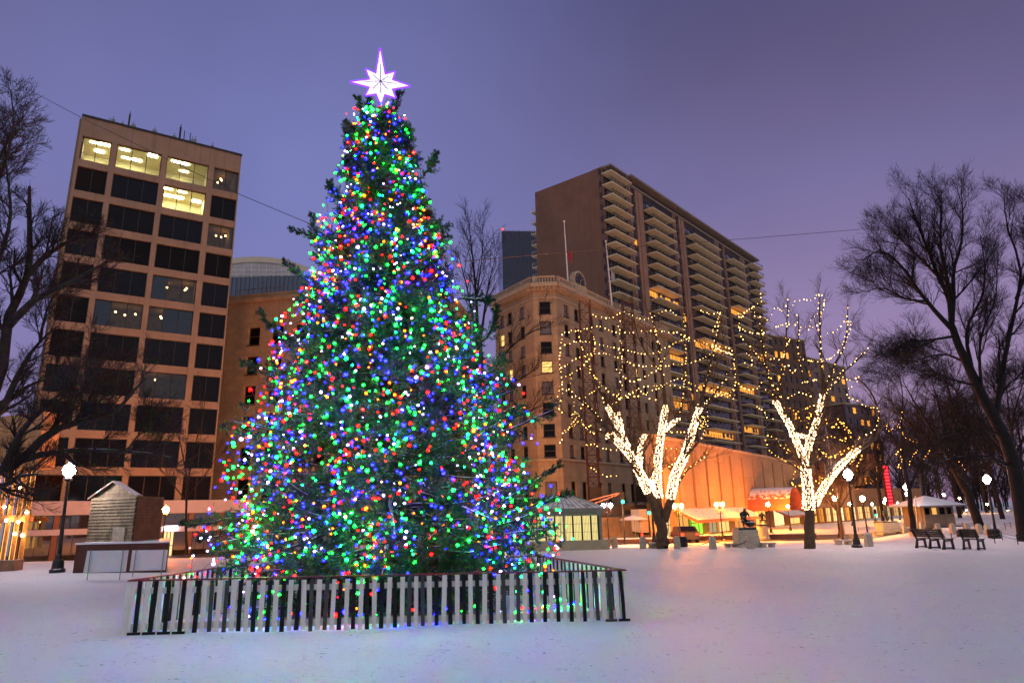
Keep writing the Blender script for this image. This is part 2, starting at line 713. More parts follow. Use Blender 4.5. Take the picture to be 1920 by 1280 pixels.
# a few boughs that stick out of the lit body
stray = rng.random(NBR) < .05
reach[stray] *= 1.2
elev = np.interp(lowz, [0, .15, .5, .8, 1], [.02, .06, .22, .5, .8]) + rng.normal(0, .09, NBR)
Lb = reach / np.maximum(.45, np.cos(elev) * .95)
Lb = np.minimum(Lb, np.maximum(.35, (tb.z + TH * .945 - zb) / np.maximum(.25, np.sin(elev) + .1)))
d0 = np.stack([np.cos(azm) * np.cos(elev), np.sin(azm) * np.cos(elev), np.sin(elev)], axis=1)
# droop then turn up at the tip
N0 = 9
P0 = np.zeros((NBR, N0, 3))
P0[:, 0] = axis(zb)
dd = d0.copy()
for i in range(1, N0):
    dd = dd + rng.normal(0, .07, (NBR, 3))
    dd[:, 2] += np.where(i < 5, -.05, .07)
    dd = unit(dd)
    P0[:, i] = P0[:, i - 1] + dd * (Lb / (N0 - 1))[:, None]
P0[..., 2] = np.maximum(P0[..., 2], tb.z + .25 + 0 * P0[..., 2])
P0 = flat_y(P0)
# dead lower boughs that lie over the snow inside the fence
nl = 46
al = rng.uniform(0, 2 * np.pi, nl)
zl_ = tb.z + rng.uniform(.25, .95, nl)
dl = np.stack([np.cos(al), np.sin(al), rng.uniform(-.16, .02, nl)], axis=1)
PL, _r = grow(axis(zl_), dl, rng.uniform(1.4, 3.2, nl), np.full(nl, .03), N0, .06, .015, rng)
PL[..., 2] = np.maximum(PL[..., 2], tb.z + .06)
PL = flat_y(PL)
P0 = np.concatenate([P0, PL])
Lb = np.concatenate([Lb, np.full(nl, 2.6)])
R0 = (.015 + .014 * Lb)[:, None] * np.linspace(1, .2, N0)[None]
wood.tubes(P0, R0, 5)
# the explicit stray boughs of the outline
sp_px = [((640, 470), (588, 440), (545, 432)), ((610, 500), (588, 440), (586, 404)), ((620, 560), (555, 510), (532, 488)), ((560, 640), (505, 620), (488, 582)), ((540, 700), (480, 690), (452, 680)),
         ((470, 960), (395, 985), (340, 982)), ((560, 990), (420, 1000), (372, 1012)), ((960, 960), (1030, 935), (1072, 922)), ((940, 940), (1010, 900), (1052, 868)), ((860, 560), (905, 560), (922, 565)), ((905, 640), (935, 600), (930, 575)), ((795, 330), (812, 310), (818, 290)), ((650, 300), (652, 240), (648, 228)), ((728, 240), (742, 200), (752, 172)), ((700, 250), (680, 205), (668, 182)), ((690, 240), (690, 200), (690, 180)), ((640, 380), (622, 365), (618, 342))]
SPT = []
for k, pts in enumerate(sp_px):
    q = np.array([at(px, py, YT + .3 * math.sin(k * 2.1) * (1 - i * .4)) for i, (px, py) in enumerate(pts)])
    tq = np.linspace(0, 1, N0)[:, None]
    SPT.append(q[0] * (1 - tq) ** 2 + 2 * q[1] * tq * (1 - tq) + q[2] * tq ** 2)
SP = np.array(SPT) + rng.normal(0, .015, (len(SPT), N0, 3))
SR = np.tile(np.linspace(.04, .012, N0)[None], (len(SPT), 1))
wood.tubes(SP, SR, 5)
AP, AR, ALb = P0, R0, Lb
# the stray boughs carry short shoots that lean to the tip
S1, SR1 = spawn(SP, SR, 44, .05, .99, .40, .62, .06, 5, .05, .02, rng, rrel=.4, rmin=.004, lt=.72)
S2, SR2 = spawn(S1, SR1, 3, .2, .9, .12, .6, .0, 4, .05, 0., rng, rrel=.6, rmin=.003, lt=.4)
L1 = np.clip(ALb * .30, .22, .95)
P1, R1 = spawn(AP, AR, 15, .26, .99, L1, .95, .02, 6, .06, .0, rng, rrel=.5, flat=.55, rmin=.005, lt=.55)
P1[..., 2] = np.maximum(P1[..., 2], tb.z + .12)
P2, R2 = spawn(P1, R1, 6, .12, .97, .33, .8, -.03, 4, .05, -.02, rng, rrel=.6, flat=.3, rmin=.004, lt=.5)
P2[..., 2] = np.maximum(P2[..., 2], tb.z + .08)
wood.build('trunk', M('snowy_bough', (.05, .034, .026), .9, .4, 5, .5, 30, snow=.62), spruce)
crown = NB()
needles(crown, P1, 20, .105, .026, rng)
needles(crown, P2, 15, .092, .026, rng)
needles(crown, AP, 40, .10, .024, rng, .5)
needles(crown, SP, 120, .07, .02, rng, .05)
needles(crown, S1, 26, .06, .018, rng)
needles(crown, S2, 9, .05, .018, rng)
crown.build('crown', m_needle, spruce, smooth=False)
# leader tufts under the star
# snow lying on some of the sprays
sel = rng.random(len(P2)) < np.where(P2[:, 0, 2] < tb.z + .9, .5, .17)
fr = NB()
needles(fr, P2[sel] + np.array([0, 0, .015]), 12, .07, .022, rng)
fr.build('frost', m_frost, spruce, smooth=False)['kind'] = 'stuff'

# star
def star_mat():
    m, nt, out = nodes_of('star_white')
    e = nt.nodes.new('ShaderNodeEmission')
    e.inputs[0].default_value = (.86, .76, 1, 1)
    tc = nt.nodes.new('ShaderNodeTexCoord')
    f = ramp(nt, noise(nt, tc.outputs['Object'], 26, 3, .7), .35, .65)
    nt.links.new(mathn(nt, 'ADD', mathn(nt, 'MULTIPLY', f, 1.5), .78), e.inputs[1])
    nt.links.new(e.outputs[0], out.inputs[0])
    return m


star = T('tree_star', 'glowing white eight pointed star with added violet glow tube on the spruce top', 'star', at(713, 200, YT - .25))
sc_ = 1138 / 160.0


def spx(x, y, dy=0.0):
    return at(640 + x / sc_, 80 + y / sc_, YT - .25 + dy)


tips = [(518, 105), (705, 398), (893, 577), (712, 728), (530, 818), (332, 698), (140, 525), (337, 362)]
inner = [(578, 430), (672, 500), (668, 616), (574, 684), (468, 676), (386, 592), (388, 496), (466, 420)]
cen = (524, 515)
for sgn, nm in ((-1, 'front'),):
    mb = MB()
    ring = []
    for a, b in zip(tips, inner):
        ring += [a, b]
    vs = [spx(*cen, -.13)] + [spx(x, y, 0) for x, y in ring] + [spx(*cen, .13)]
    fs = []
    for i in range(16):
        fs.append((0, 1 + i, 1 + (i + 1) % 16))
        fs.append((17, 1 + (i + 1) % 16, 1 + i))
    mb.add(vs, fs)
    mb.build('star_face', star_mat(), star)
    rm = MB()
    loop = [spx(cen[0] + (x - cen[0]) * 1.05, cen[1] + (y - cen[1]) * 1.05, .05) for x, y in ring]
    for i in range(16):
        rm.tube([loop[i], loop[(i + 1) % 16]], .034, 6)
    rm.build('star_halo', E('halo_violet', (.12, .022, 1), 4.2), star)  # added glowing tube imitating the violet halo round the star
    sk = MB()
    for x, y in tips:
        sk.tube([spx(*cen, -.137), spx(cen[0] + (x - cen[0]) * .55, cen[1] + (y - cen[1]) * .55, -.075)], .011, 4)
    sk.build('star_rib', M('star_wire', (.12, .1, .14), .5, 0, 1, 0), star)
    ml_ = MB()
    ml_.tube([spx(530, 800, 0), at(716, 245, YT)], .025, 6)
    ml_.build('star_pole', m_metal, star)

# ------------------------------------------------------------------ light strings on the spruce
BC = {'green': ((.002, 1, .13), 1.1, (.002, 1, .008), 120), 'blue': ((.02, .02, 1), 2.2, (.0019, .0019, 1), 150), 'red': ((1, .008, .006), 1.7, (1, .0012, .001), 115), 'white': ((.24, .18, 1), 1.6, (.48, .40, 1), 34),
      'amber': ((1, .13, .006), 1.5, (1, .05, .001), 75), 'hotgreen': ((.002, 1, .10), 3, (.0015, 1, .006), 330), 'hotblue': ((.02, .02, 1), 4, (.0025, .0025, 1), 420), 'hotred': ((1, .008, .006), 3, (1, .002, .0015), 300), 'hotwarm': ((1, .13, .006), 3, (1, .10, .003), 180), 'teal': ((.02, 1, .36), 1.5, (.003, 1, .14), 60), 'pale': ((1, .38, .25), 1.4, (1, .58, .42), 20)}
BN = ['green', 'blue', 'red', 'white', 'amber', 'teal', 'pale', 'hotgreen', 'hotblue', 'hotred', 'hotwarm']
BP = np.array([.245, .31, .175, .085, .05, .05, .02, .025, .02, .012, .008])
BULB = {}
for nme in BN:
    mb = MB()
    mb.lathe((0, 0, 0), [(.010, .05), (.028, .026), (.033, .008), (.033, -.018), (.027, -.034), (.012, -.056)], 7)
    me = bpy.data.meshes.new('bulb')
    me.from_pydata(mb.v, [], mb.f)
    me.polygons.foreach_set('use_smooth', [True] * len(me.polygons))
    me.materials.append(E('bulb_' + nme, *BC[nme][:2]))
    me.materials.append(E('bulb_core_' + nme, *BC[nme][2:]))
    me.polygons.foreach_set('material_index', [1 if (7 <= i < 21) else 0 for i in range(len(mb.f))])
    BULB[nme] = me
m_cable = M('green_cable', (.01, .03, .015), .6, .2, 4, 0)
# outward normals used to sit the bulbs on the outer needles
rs = np.random.default_rng(21)


def strand(az0, z_top, z_bot, drift, ph, spacing, cmix=None):
    n = 90
    z = np.linspace(z_top, z_bot, n)
    a = az0 + drift * np.linspace(0, 1, n) + .08 * np.sin(z * 2.2 + ph) + .07 * np.sin(z * 5.3 + ph * 2.3) + .06 * np.sin(z * .9 + ph * 1.7)
    k = (.90 if rs.random() < .72 else .72) + .08 * np.sin(z * 1.9 + ph * 3) + .05 * np.sin(z * 5.1 + ph)
    r = rprof(np.clip(z, PZ[0, 0], PZ[-1, 0])) * k
    r = np.where(z < PZ[0, 0] + .5, rprof(PZ[0, 0] + .5) * (k + .05), r)
    c = axis(z)
    P = np.stack([c[:, 0] + r * np.cos(a), c[:, 1] + r * np.sin(a), z], axis=1)
    P += rs.normal(0, .012, P.shape)
    return flat_y(P)


def string_of_lights(name, P, spacing, pick, label, cat, group, meshes, cmat, jit=.05, crad=.006):
    seg = np.linalg.norm(np.diff(P, axis=0), axis=1)
    s = np.concatenate([[0], np.cumsum(seg)])
    n = max(2, min(99, int(s[-1] / spacing)))
    root = T(name, label, cat, Vector(P[0]), group)
    cb = NB()
    cb.tubes(P[None], np.full((1, len(P)), crad), 3)
    cb.build('cable', cmat, root)
    for i in range(n):
        q = s[-1] * (i + .5 + rs.uniform(-.25, .25)) / n
        p = np.array([np.interp(q, s, P[:, k]) for k in range(3)]) + rs.normal(0, jit, 3)
        o = bpy.data.objects.new('bulb', meshes[pick()])
        COL.objects.link(o)
        o.parent = root
        o.location = p - P[0]
        o.rotation_euler = (rs.normal(0, .5), rs.normal(0, .5), 0)
        sc = rs.choice([.42, .56, .72, .9, 1.12], p=[.2, .25, .27, .2, .08])
        o.scale = (sc, sc, sc)
    return root


def pick_colour():
    return BN[rs.choice(len(BN), p=BP)]


zt_, zb_ = tb.z + TH * .965, tb.z + .55
nS = 0
TREE_LABEL = 'string of red, green, blue and white bulbs hanging down the big spruce'
for tier, (cnt, ztop, front) in enumerate(((20, zt_, 15), (19, tb.z + TH * .72, 14), (17, tb.z + TH * .42, 12))):
    for i in range(cnt):
        # most strings hang on the sides the photograph sees
        if i < front:
            q_ = (i + .5) / front * 2 - 1
            az0 = -math.pi / 2 + .55 * math.asin(max(-1, min(1, q_))) + .45 * q_ * 1.85 + rs.normal(0, .06)
        else:
            az0 = math.pi / 2 + (i - front + .5 - (cnt - front) / 2) / (cnt - front) * 2.4
        P = strand(az0, ztop + rs.uniform(-.5, .3) * (1 if tier else .3), zb_ + rs.uniform(-.3, .9), rs.normal(0, .12), rs.uniform(0, 6), .22)
        string_of_lights('light_string', P, (.17, .185, .23)[tier] if i < front else .36, pick_colour, TREE_LABEL, 'light string', 'coloured light strings hanging down the spruce', BULB, m_cable, jit=.12)
# strings wound along inner boughs, between the outer ones
for k in range(16):
    i = int(rs.integers(20, 330))
    if P0[i, -1, 1] > YT + .4:
        i = int(rs.integers(20, 330))
    string_of_lights('light_string', P0[i][::-1] + np.array([0, 0, .03]), .2, pick_colour, 'string of coloured bulbs wound along a bough inside the big spruce', 'light string', 'coloured light strings along inner boughs', BULB, m_cable, jit=.06)
# strings lying on the snow inside the fence
for k in range(5):
    qa = np.linspace(-math.pi + .2 + k * .55, -math.pi + 1.2 + k * .55, 24)
    rr_ = (2.9 + .7 * math.sin(k * 2.3)) * (1 + .08 * np.sin(qa * 9 + k))
    P = np.stack([tb.x + 1.35 * rr_ * np.cos(qa), YT - .15 + rr_ * .62 * np.sin(qa), np.full(24, tb.z + .12)], axis=1)
    P[:, 2] += .10 * np.sin(qa * 7 + k) ** 2
    string_of_lights('light_string', P, .26, pick_colour, 'string of coloured bulbs lying on the snow between spruce and front pickets', 'light string', 'coloured light strings lying inside the fence', BULB, m_cable, jit=.03)
# loose ends that hang from the boughs to the snow
for pts, lab in (([(1042, 905), (1050, 960), (1052, 1010), (1040, 1048)], 'loose string of pale bulbs hanging to the snow at the right edge of the spruce'),
                 ([(1012, 930), (1030, 985), (1030, 1040), (1020, 1075)], 'loose string of bulbs touching the fence at the lower right of the spruce'),
                 ([(402, 940), (385, 1000), (400, 1050), (358, 1084)], 'loose string of bulbs hanging to the fence at the lower left of the spruce'),
                 ([(375, 985), (362, 1030), (358, 1070), (356, 1090)], 'loose string of bulbs below the lowest left bough of the spruce')):
    q = np.array([at(x, y, YT - .9) for x, y in pts])
    tq = np.linspace(0, 1, 30)
    P = np.stack([np.interp(tq, np.linspace(0, 1, 4), q[:, k]) for k in range(3)], axis=1)
    string_of_lights('light_string', P, .13, lambda: BN[rs.choice(len(BN), p=[.16, .2, .16, .28, .05, .05, .10, 0, 0, 0, 0])], lab, 'light string', None, BULB, m_cable, jit=.07)

# ------------------------------------------------------------------ picket fence round the spruce
FL, FR = ground(232, 1190), ground(1177, 1163)
_a, _b = at_z(418, 1063, 1.0), at_z(1012, 1040, 1.0)
BL, BR = Vector((_a.x, _a.y, gh(_a.x, _a.y))), Vector((_b.x, _b.y, gh(_b.x, _b.y)))


def picket_fence(p, q, label, npair, sheen_at):
    root = T('picket_fence', label, 'fence', p, 'picket fence round the spruce')
    d = Vector((q.x - p.x, q.y - p.y, 0))
    L = d.length
    u = d.normalized()
    ang = math.atan2(u.y, u.x)
    n = Vector((u.y, -u.x, 0))
    if n.dot(-p) < 0:
        n = -n
    if label.startswith('back') or label.startswith('left') or label.startswith('right'):
        pass

    def on(s):
        g = p + u * s
        return Vector((g.x, g.y, gh(g.x, g.y)))
    step = L / npair
    rr = random.Random(len(label))
    for zc, hh, nm in ((.80, .11, 'rail'), (.14, .13, 'rail')):
        mb = MB()
        a, b = on(.03), on(L - .03)
        mb.extr([a + Z * (zc - hh / 2) - n * .045, a + Z * (zc + hh / 2) - n * .045, a + Z * (zc + hh / 2) - n * .012, a + Z * (zc - hh / 2) - n * .012], b - a)
        mb.build(nm, m_white, root)
    mb = MB()
    a, b = on(-.03), on(L + .03)
    mb.extr([a + Z * .985 - n * .05, a + Z * 1.012 - n * .05, a + Z * 1.012 + n * .045, a + Z * .985 + n * .045], b - a)
    mb.build('top_rail', m_red, root)
    for i in range(npair):
        for j in range(2):
            s = (i + .25 + .5 * j) * step
            g = on(s)
            wd = (.092 if j == 0 else .082) * rr.uniform(.9, 1.08)
            h = .984
            zb0 = .01 + rr.uniform(0, .03)
            lean = rr.gauss(0, .018)
            dark = j == 1
            mb = MB()
            c0 = g + n * .012
            c1 = c0 + u * lean
            mb.add([c0 - u * wd / 2 + Z * zb0, c0 + u * wd / 2 + Z * zb0, c0 + u * wd / 2 + n * .02 + Z * zb0, c0 - u * wd / 2 + n * .02 + Z * zb0,
                    c1 - u * wd / 2 + Z * h, c1 + u * wd / 2 + Z * h, c1 + u * wd / 2 + n * .02 + Z * h, c1 - u * wd / 2 + n * .02 + Z * h],
                   [(3, 2, 1, 0), (4, 5, 6, 7), (0, 1, 5, 4), (1, 2, 6, 5), (2, 3, 7, 6), (3, 0, 4, 7)])
            if dark and label.startswith('front') and (i < 4 or i > npair - 3):
                mb.fbox(Face(p, q), s - .13, s + .11, g.z + .0, g.z + .05, .034, .06)
            o = mb.build('picket', (m_black_sheen if (i % 7 in sheen_at) else m_black) if dark else m_white, root)
            o['label'] = 'dark painted picket' if dark else 'white painted picket'
    for s in (0, L):
        g = on(s)
        mb = MB()
        mb.box((g.x, g.y, g.z + .48), (.09, .09, .96), ang)
        mb.build('post', m_white, root)
    # little feet on some of the dark pickets
    return root


picket_fence(FL, FR, 'front run of the white and dark picket fence before the spruce', 36, (5, 6))
picket_fence(FL + (BL - FL).normalized() * .12, BL, 'run of picket fence going back from the lamp side of the spruce', 15, (3,))
picket_fence(FR + (BR - FR).normalized() * .12, BR, 'run of picket fence going back on the kiosk side of the spruce', 19, (3,))
picket_fence(BL, BR, 'rear run of the picket fence behind the spruce', 30, (2,))
# ------------------------------------------------------------------ bare trees
def curve_px(pts, y, n=12, seed=0):
    """smooth limb through picture points at about y metres; a third number shifts the depth"""
    q = np.array([list(at(p[0], p[1], y + (p[2] if len(p) > 2 else 0))) for p in pts])
    if len(q) == 2:
        q = np.array([q[0], (q[0] + q[1]) / 2, q[1]])
    s = np.concatenate([[0], np.cumsum(np.linalg.norm(np.diff(q, axis=0), axis=1))])
    t = np.linspace(0, s[-1], n)
    # Catmull-Rom
    ext = np.concatenate([[2 * q[0] - q[1]], q, [2 * q[-1] - q[-2]]])
    out = []
    for x in t:
        i = min(len(q) - 2, int(np.searchsorted(s, x, 'right') - 1))
        f = (x - s[i]) / (s[i + 1] - s[i] + 1e-9)
        a, b, c, d = ext[i], ext[i + 1], ext[i + 2], ext[i + 3]
        out.append(.5 * (2 * b + (c - a) * f + (2 * a - 5 * b + 4 * c - d) * f * f + (3 * b - a - 3 * c + d) * f ** 3))
    return np.array(out)


def bare_tree(name, label, base, limbs, bark, twig, rng, lv, group=None, up=.05, cat='tree', skip=1):
    """limbs: [(curve (n,3), r0, r1)]; lv: levels [(m, t0, length, angle, up)]"""
    root = T(name, label, cat, base, group)
    tr = NB()
    P = np.array([l[0] for l in limbs])
    n = P.shape[1]
    R = np.array([np.linspace(l[1], l[2], n) for l in limbs])
    P = P + rng.normal(0, 1, P.shape) * (R[..., None] * .12)
    tr.tubes(P, R, 9)
    cp, cR = P[skip:], R[skip:]
    cr_ = NB()
    for k, (m, t0, L, ang, upd, N, sides, wig) in enumerate(lv):
        C, CRr = spawn(cp, cR, m, t0, .98, L, ang, upd, N, wig, up, rng, rrel=.5, rmin=.006 if base.y < 45 else .011, taper=.35, lt=.35)
        (tr if k == 0 else cr_).tubes(C, CRr, sides)
        cp, cR = C, CRr
    tr.build('trunk', bark, root)
    cr_.build('crown', twig, root)
    return root


tr = np.random.default_rng(3)
# --- the two elms wrapped in white lights and their drapes
e_mini = E('mini_light', (1, .46, .07), 15)
e_mini_c = E('mini_light_cool', (1, .56, .17), 15)
e_mini_y = E('mini_light_gold', (1, .42, .05), 13)


def mini_mesh(mat, r=.045):
    me = bpy.data.meshes.new('bulb')
    mb = MB()
    mb.lathe((0, 0, 0), [(.012, r * 1.1), (r, .01), (r, -.02), (.012, -r * 1.3)], 6)
    me.from_pydata(mb.v, [], mb.f)
    me.materials.append(mat)
    return me


MINI = {'w': mini_mesh(e_mini_c, .027), 'a': mini_mesh(e_mini, .027), 'y': mini_mesh(e_mini_y, .028)}
m_wire = M('brown_cable', (.03, .02, .015), .6, .2, 4, 0)


def wrap(P, R, f0, f1, label, tree_label, spacing=.108):
    """light string wound densely round a limb: one cable, its nearest bulbs as one strip of light"""
    n = len(P)
    t = np.linspace(f0, f1, 60)
    q = np.stack([np.interp(t, np.linspace(0, 1, n), P[:, k]) for k in range(3)], axis=1)
    r = np.interp(t, np.linspace(0, 1, n), R)
    L = np.linalg.norm(np.diff(q, axis=0), axis=1).sum()
    turns = L / spacing
    m = int(turns * 30)
    tt_ = np.linspace(0, 1, m)
    c = np.stack([np.interp(tt_, np.linspace(0, 1, 60), q[:, k]) for k in range(3)], axis=1)
    rr = np.interp(tt_, np.linspace(0, 1, 60), r) + .03
    tg = unit(np.gradient(c, axis=0))
    a = unit(np.cross(tg, np.array([0., 1., 0.])))
    b = np.cross(tg, a)
    ph = tt_ * turns * 2 * np.pi
    S = c + rr[:, None] * (a * np.cos(ph)[:, None] + b * np.sin(ph)[:, None])
    root = T('wrapped_lights', label, 'light string', Vector(S[0]), 'white lights wound round limbs')
    cb = NB()
    cb.tubes(S[None], np.full((1, m), .008), 3)
    cb.build('cable', m_wire, root)
    seg = np.concatenate([[0], np.cumsum(np.linalg.norm(np.diff(S, axis=0), axis=1))])
    nb_ = int(seg[-1] / .112)
    qs = np.linspace(0, seg[-1], nb_) + rs.uniform(-.05, .05, nb_)
    bp = np.stack([np.interp(qs, seg, S[:, k]) for k in range(3)], axis=1) + rs.normal(0, .02, (nb_, 3))
    o_ = np.array([[1, 0, 0], [0, 1, 0], [-1, 0, 0], [0, -1, 0], [0, 0, 1.2], [0, 0, -1.2]]) * .036
    V = (bp[:, None, :] + o_[None]).reshape(-1, 3)
    ff = np.array([[0, 1, 4], [1, 2, 4], [2, 3, 4], [3, 0, 4], [1, 0, 5], [2, 1, 5], [3, 2, 5], [0, 3, 5]])
    F = (np.arange(nb_)[:, None, None] * 6 + ff[None]).reshape(-1, 3)
    bb = NB()
    bb.add(V, F)
    bb.build('bulbs', e_wrap, root)['kind'] = 'stuff'


e_wrap = E('wrapped_bulb', (1, .60, .30), 9)


def swag(pts, y, key, label, group, ys=None, spacing=.26):
    q = curve_px([(x, yy, (rs.uniform(-.5, .5))) for x, yy in pts], y, max(24, len(pts) * 6))
    string_of_lights('draped_lights', q, spacing, key if callable(key) else (lambda: key), label, 'light string', group, MINI, m_wire, jit=.025, crad=.01)


def c7(*p):
    return [(920 + x / 2.559, 300 + y / 2.559) for x, y in p]


def c8(*p):
    return [(920 + x / 3.556, 720 + y / 3.556) for x, y in p]


def c1(*p):
    return [(1380 + x / 3.556, 520 + y / 3.556) for x, y in p]


def c2(*p):
    return [(1240 + x / 5.565, 820 + y / 5.565) for x, y in p]


# first elm
B1 = ground(1242, 1028)
Y1 = B1.y
lims = [
    ([(1242, 1030), (1241, 1000), (1240, 972)], .36, .29),                     # 0 trunk
    ([(1240, 980), (1216, 922), (1198, 883, -.3), (1184, 855, -.5), (1154, 824, -.8)], .27, .15),   # 1 left limb
    ([(1196, 880, -.3), (1173, 832, -.2), (1159, 799, .1), (1138, 760, .3)], .19, .10),      # 2
    ([(1168, 822, 0), (1163, 795, .2), (1158, 772, .3)], .11, .08),           # 3
    ([(1199, 885), (1201, 832, .4), (1211, 815, .6)], .13, .08),              # 4 stub
    ([(1240, 985), (1233, 922, .5), (1233, 866, .6), (1237, 832, .6), (1243, 790, .7), (1248, 762, .8)], .24, .13),  # 5 middle
    ([(1245, 806, .7), (1258, 795, .9), (1274, 786, 1.1)], .11, .08),         # 6
    ([(1243, 978), (1257, 934, -.2), (1266, 889, -.3), (1283, 855, -.4), (1297, 810, -.4), (1312, 765, -.5)], .25, .14),  # 7 right
    ([(1158, 827, -.8), (1146, 812, -1), (1138, 820, -1.2)], .09, .06),       # 8
    ([(1138, 760, .3), (1105, 690, .6), (1085, 620, .8)], .10, .025),         # upper limbs
    ([(1158, 772, .3), (1165, 690, .8), (1160, 590, 1.2)], .08, .02),
    ([(1248, 762, .8), (1238, 680, 1.2), (1222, 585, 1.6)], .12, .025),
    ([(1274, 786, 1.1), (1285, 700, 1.8), (1282, 585, 2.2)], .08, .02),
    ([(1312, 765, -.5), (1330, 690, -.8), (1352, 600, -1.2)], .12, .025),
    ([(1154, 824, -.8), (1110, 770, -1.8), (1062, 730, -2.4)], .13, .025),
    ([(1300, 800, -.4), (1345, 730, -1.5), (1378, 680, -2)], .09, .02),
    ([(1240, 700, 1.2), (1200, 640, 0), (1185, 575, -1)], .07, .02),
    ([(1256, 935, -.2), (1290, 880, .6), (1330, 850, 1.2)], .07, .02),
    ([(1142, 815, -.8), (1100, 800, -1.4), (1072, 792, -2)], .07, .02),
]
LV = [(6, .3, 2.0, .75, .25, 7, 5, .10), (6, .2, 1.15, .7, .15, 6, 4, .12), (7, .12, .6, .65, .1, 4, 3, .1)]
LM1 = [(curve_px(p, Y1), a, b) for p, a, b in lims]
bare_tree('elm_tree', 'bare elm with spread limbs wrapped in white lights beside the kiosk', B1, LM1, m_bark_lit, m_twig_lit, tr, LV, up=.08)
for k, f0, f1, lab in ((1, .33, 1, 'thick limb leaning towards the kiosk'), (2, .1, 1, 'second limb above the kiosk side'), (3, .1, 1, 'short fork tip above the kiosk side'), (4, .1, 1, 'short stub between limbs'),
                       (5, .22, 1, 'upright middle limb'), (6, .05, 1, 'short side branch of the middle limb'), (7, .2, 1, 'long limb leaning towards the theatre'), (8, .1, 1, 'bent side stub near the kiosk')):
    P, r0, r1 = LM1[k]
    wrap(P, np.linspace(r0, r1, len(P)), f0, f1, 'white lights wound round the ' + lab + ' of the kiosk elm', 'elm')
g1 = 'white light strings draped in the elm by the kiosk'
T1L = 'string of white lights draped through the crown of the elm by the kiosk'
for pts in (c7((480, 740), (560, 760), (640, 730), (740, 765), (840, 720), (900, 750)), c7((340, 830), (450, 810), (520, 800), (620, 830), (760, 820), (880, 830), (960, 860)),
            c7((350, 890), (430, 870), (540, 890), (640, 910), (760, 930), (880, 880), (960, 850)), c7((330, 1000), (440, 940), (560, 930), (700, 985), (850, 985), (1000, 960), (1100, 900)),
            c7((345, 830), (330, 960), (345, 1110), (320, 1200)), c7((390, 1040), (380, 1100), (400, 1170), (395, 1230)), c7((470, 1010), (600, 1130), (750, 1120), (900, 1050), (1000, 1090), (1160, 1130)),
            c7((950, 860), (1080, 890), (1160, 920), (1165, 1100), (1050, 1140)), c7((560, 1190), (700, 1100), (860, 1080), (1000, 1110)), c7((1000, 720), (1060, 740), (1100, 730), (1080, 790), (1060, 830)),
            c8((460, 0), (445, 130), (480, 200)), c8((470, 410), (480, 330), (560, 240), (600, 160), (640, 80), (700, 40)), c8((630, 410), (680, 400), (750, 430), (850, 440)), c8((1000, 40), (1060, 90), (1110, 110)),
            c8((800, 60), (900, 85), (980, 30)), c8((1160, 425), (1220, 433), (1290, 430)), c8((1180, 560), (1215, 520), (1240, 480)), c8((1400, 370), (1450, 250), (1430, 130), (1520, 70), (1620, 100), (1620, 30)),
            c8((660, 540), (720, 590), (790, 612), (850, 610)), c8((1180, 310), (1260, 320), (1360, 290), (1420, 210)), c8((560, 180), (600, 230), (640, 300), (700, 330)), c7((480, 810), (500, 900), (430, 1000), (350, 1040)),
            c7((600, 1000), (680, 1060), (790, 1010), (840, 940))):
    swag(pts, Y1, (lambda: 'w' if rs.random() < .7 else 'a'), T1L, g1)
for pts in (c8((570, 190), (540, 215), (590, 250), (540, 280), (500, 320)), c8((1400, 200), (1440, 260), (1390, 300), (1430, 240))):
    swag(pts, Y1, 'a', 'short bunched string of white lights at the side of the elm by the kiosk', 'bunched lights in the elm by the kiosk', spacing=.16)

for k in (9, 10, 11, 12, 13, 14, 15, 17, 18):
    P = LM1[k][0]
    string_of_lights('draped_lights', P + np.array([0, -.05, .06]), .3, (lambda: 'w' if rs.random() < .5 else 'a'), 'string of small lights running along an upper limb of the elm by the kiosk', 'light string', 'small lights along upper limbs of the kiosk elm', MINI, m_wire, jit=.05, crad=.008)
# second elm
B2 = ground(1517, 1028)
Y2 = B2.y
lims = [
    ([(1518, 1030), (1517, 990), (1516.5, 955), (1515, 921)], .29, .22),
    ([(1515, 921), (1512, 890), (1509, 865)], .22, .18),
    ([(1509, 866), (1497, 835, -.2), (1484, 804, -.4), (1453, 750, -.8)], .14, .08),
    ([(1510, 866), (1515, 838, .2), (1532, 787, .3), (1543, 738, .3)], .15, .09),
    ([(1517, 957), (1526, 949, .2), (1545, 913, .5), (1578, 870, .9), (1610, 842, 1.2)], .15, .09),
    ([(1480, 815), (1497, 816), (1515, 820)], .06, .05),
    ([(1610, 842, 1.2), (1644, 818, 1.5), (1648, 775, 1.7), (1630, 730, 1.7), (1610, 711, 1.6)], .11, .03),
    ([(1453, 750, -.8), (1435, 680, -1.4), (1422, 590, -1.8)], .09, .02),
    ([(1453, 752, -.8), (1470, 680, .2), (1478, 560, .8)], .08, .02),
    ([(1543, 738, .3), (1538, 640, .4), (1536, 552, .5)], .10, .02),
    ([(1541, 745, .3), (1562, 690, 1), (1585, 640, 1.4), (1590, 570, 1.6)], .10, .02),
    ([(1548, 720, .3), (1590, 690, .8), (1628, 655, 1.4)], .08, .015),
    ([(1484, 804, -.4), (1440, 700, -1.6), (1405, 650, -2.2)], .07, .02),
    ([(1532, 787, .3), (1500, 690, -.8), (1497, 590, -1.2)], .08, .02),
    ([(1512, 890, 0), (1470, 860, -.6), (1440, 840, -1)], .05, .015),
]
LM2 = [(curve_px(p, Y2), a, b) for p, a, b in lims]
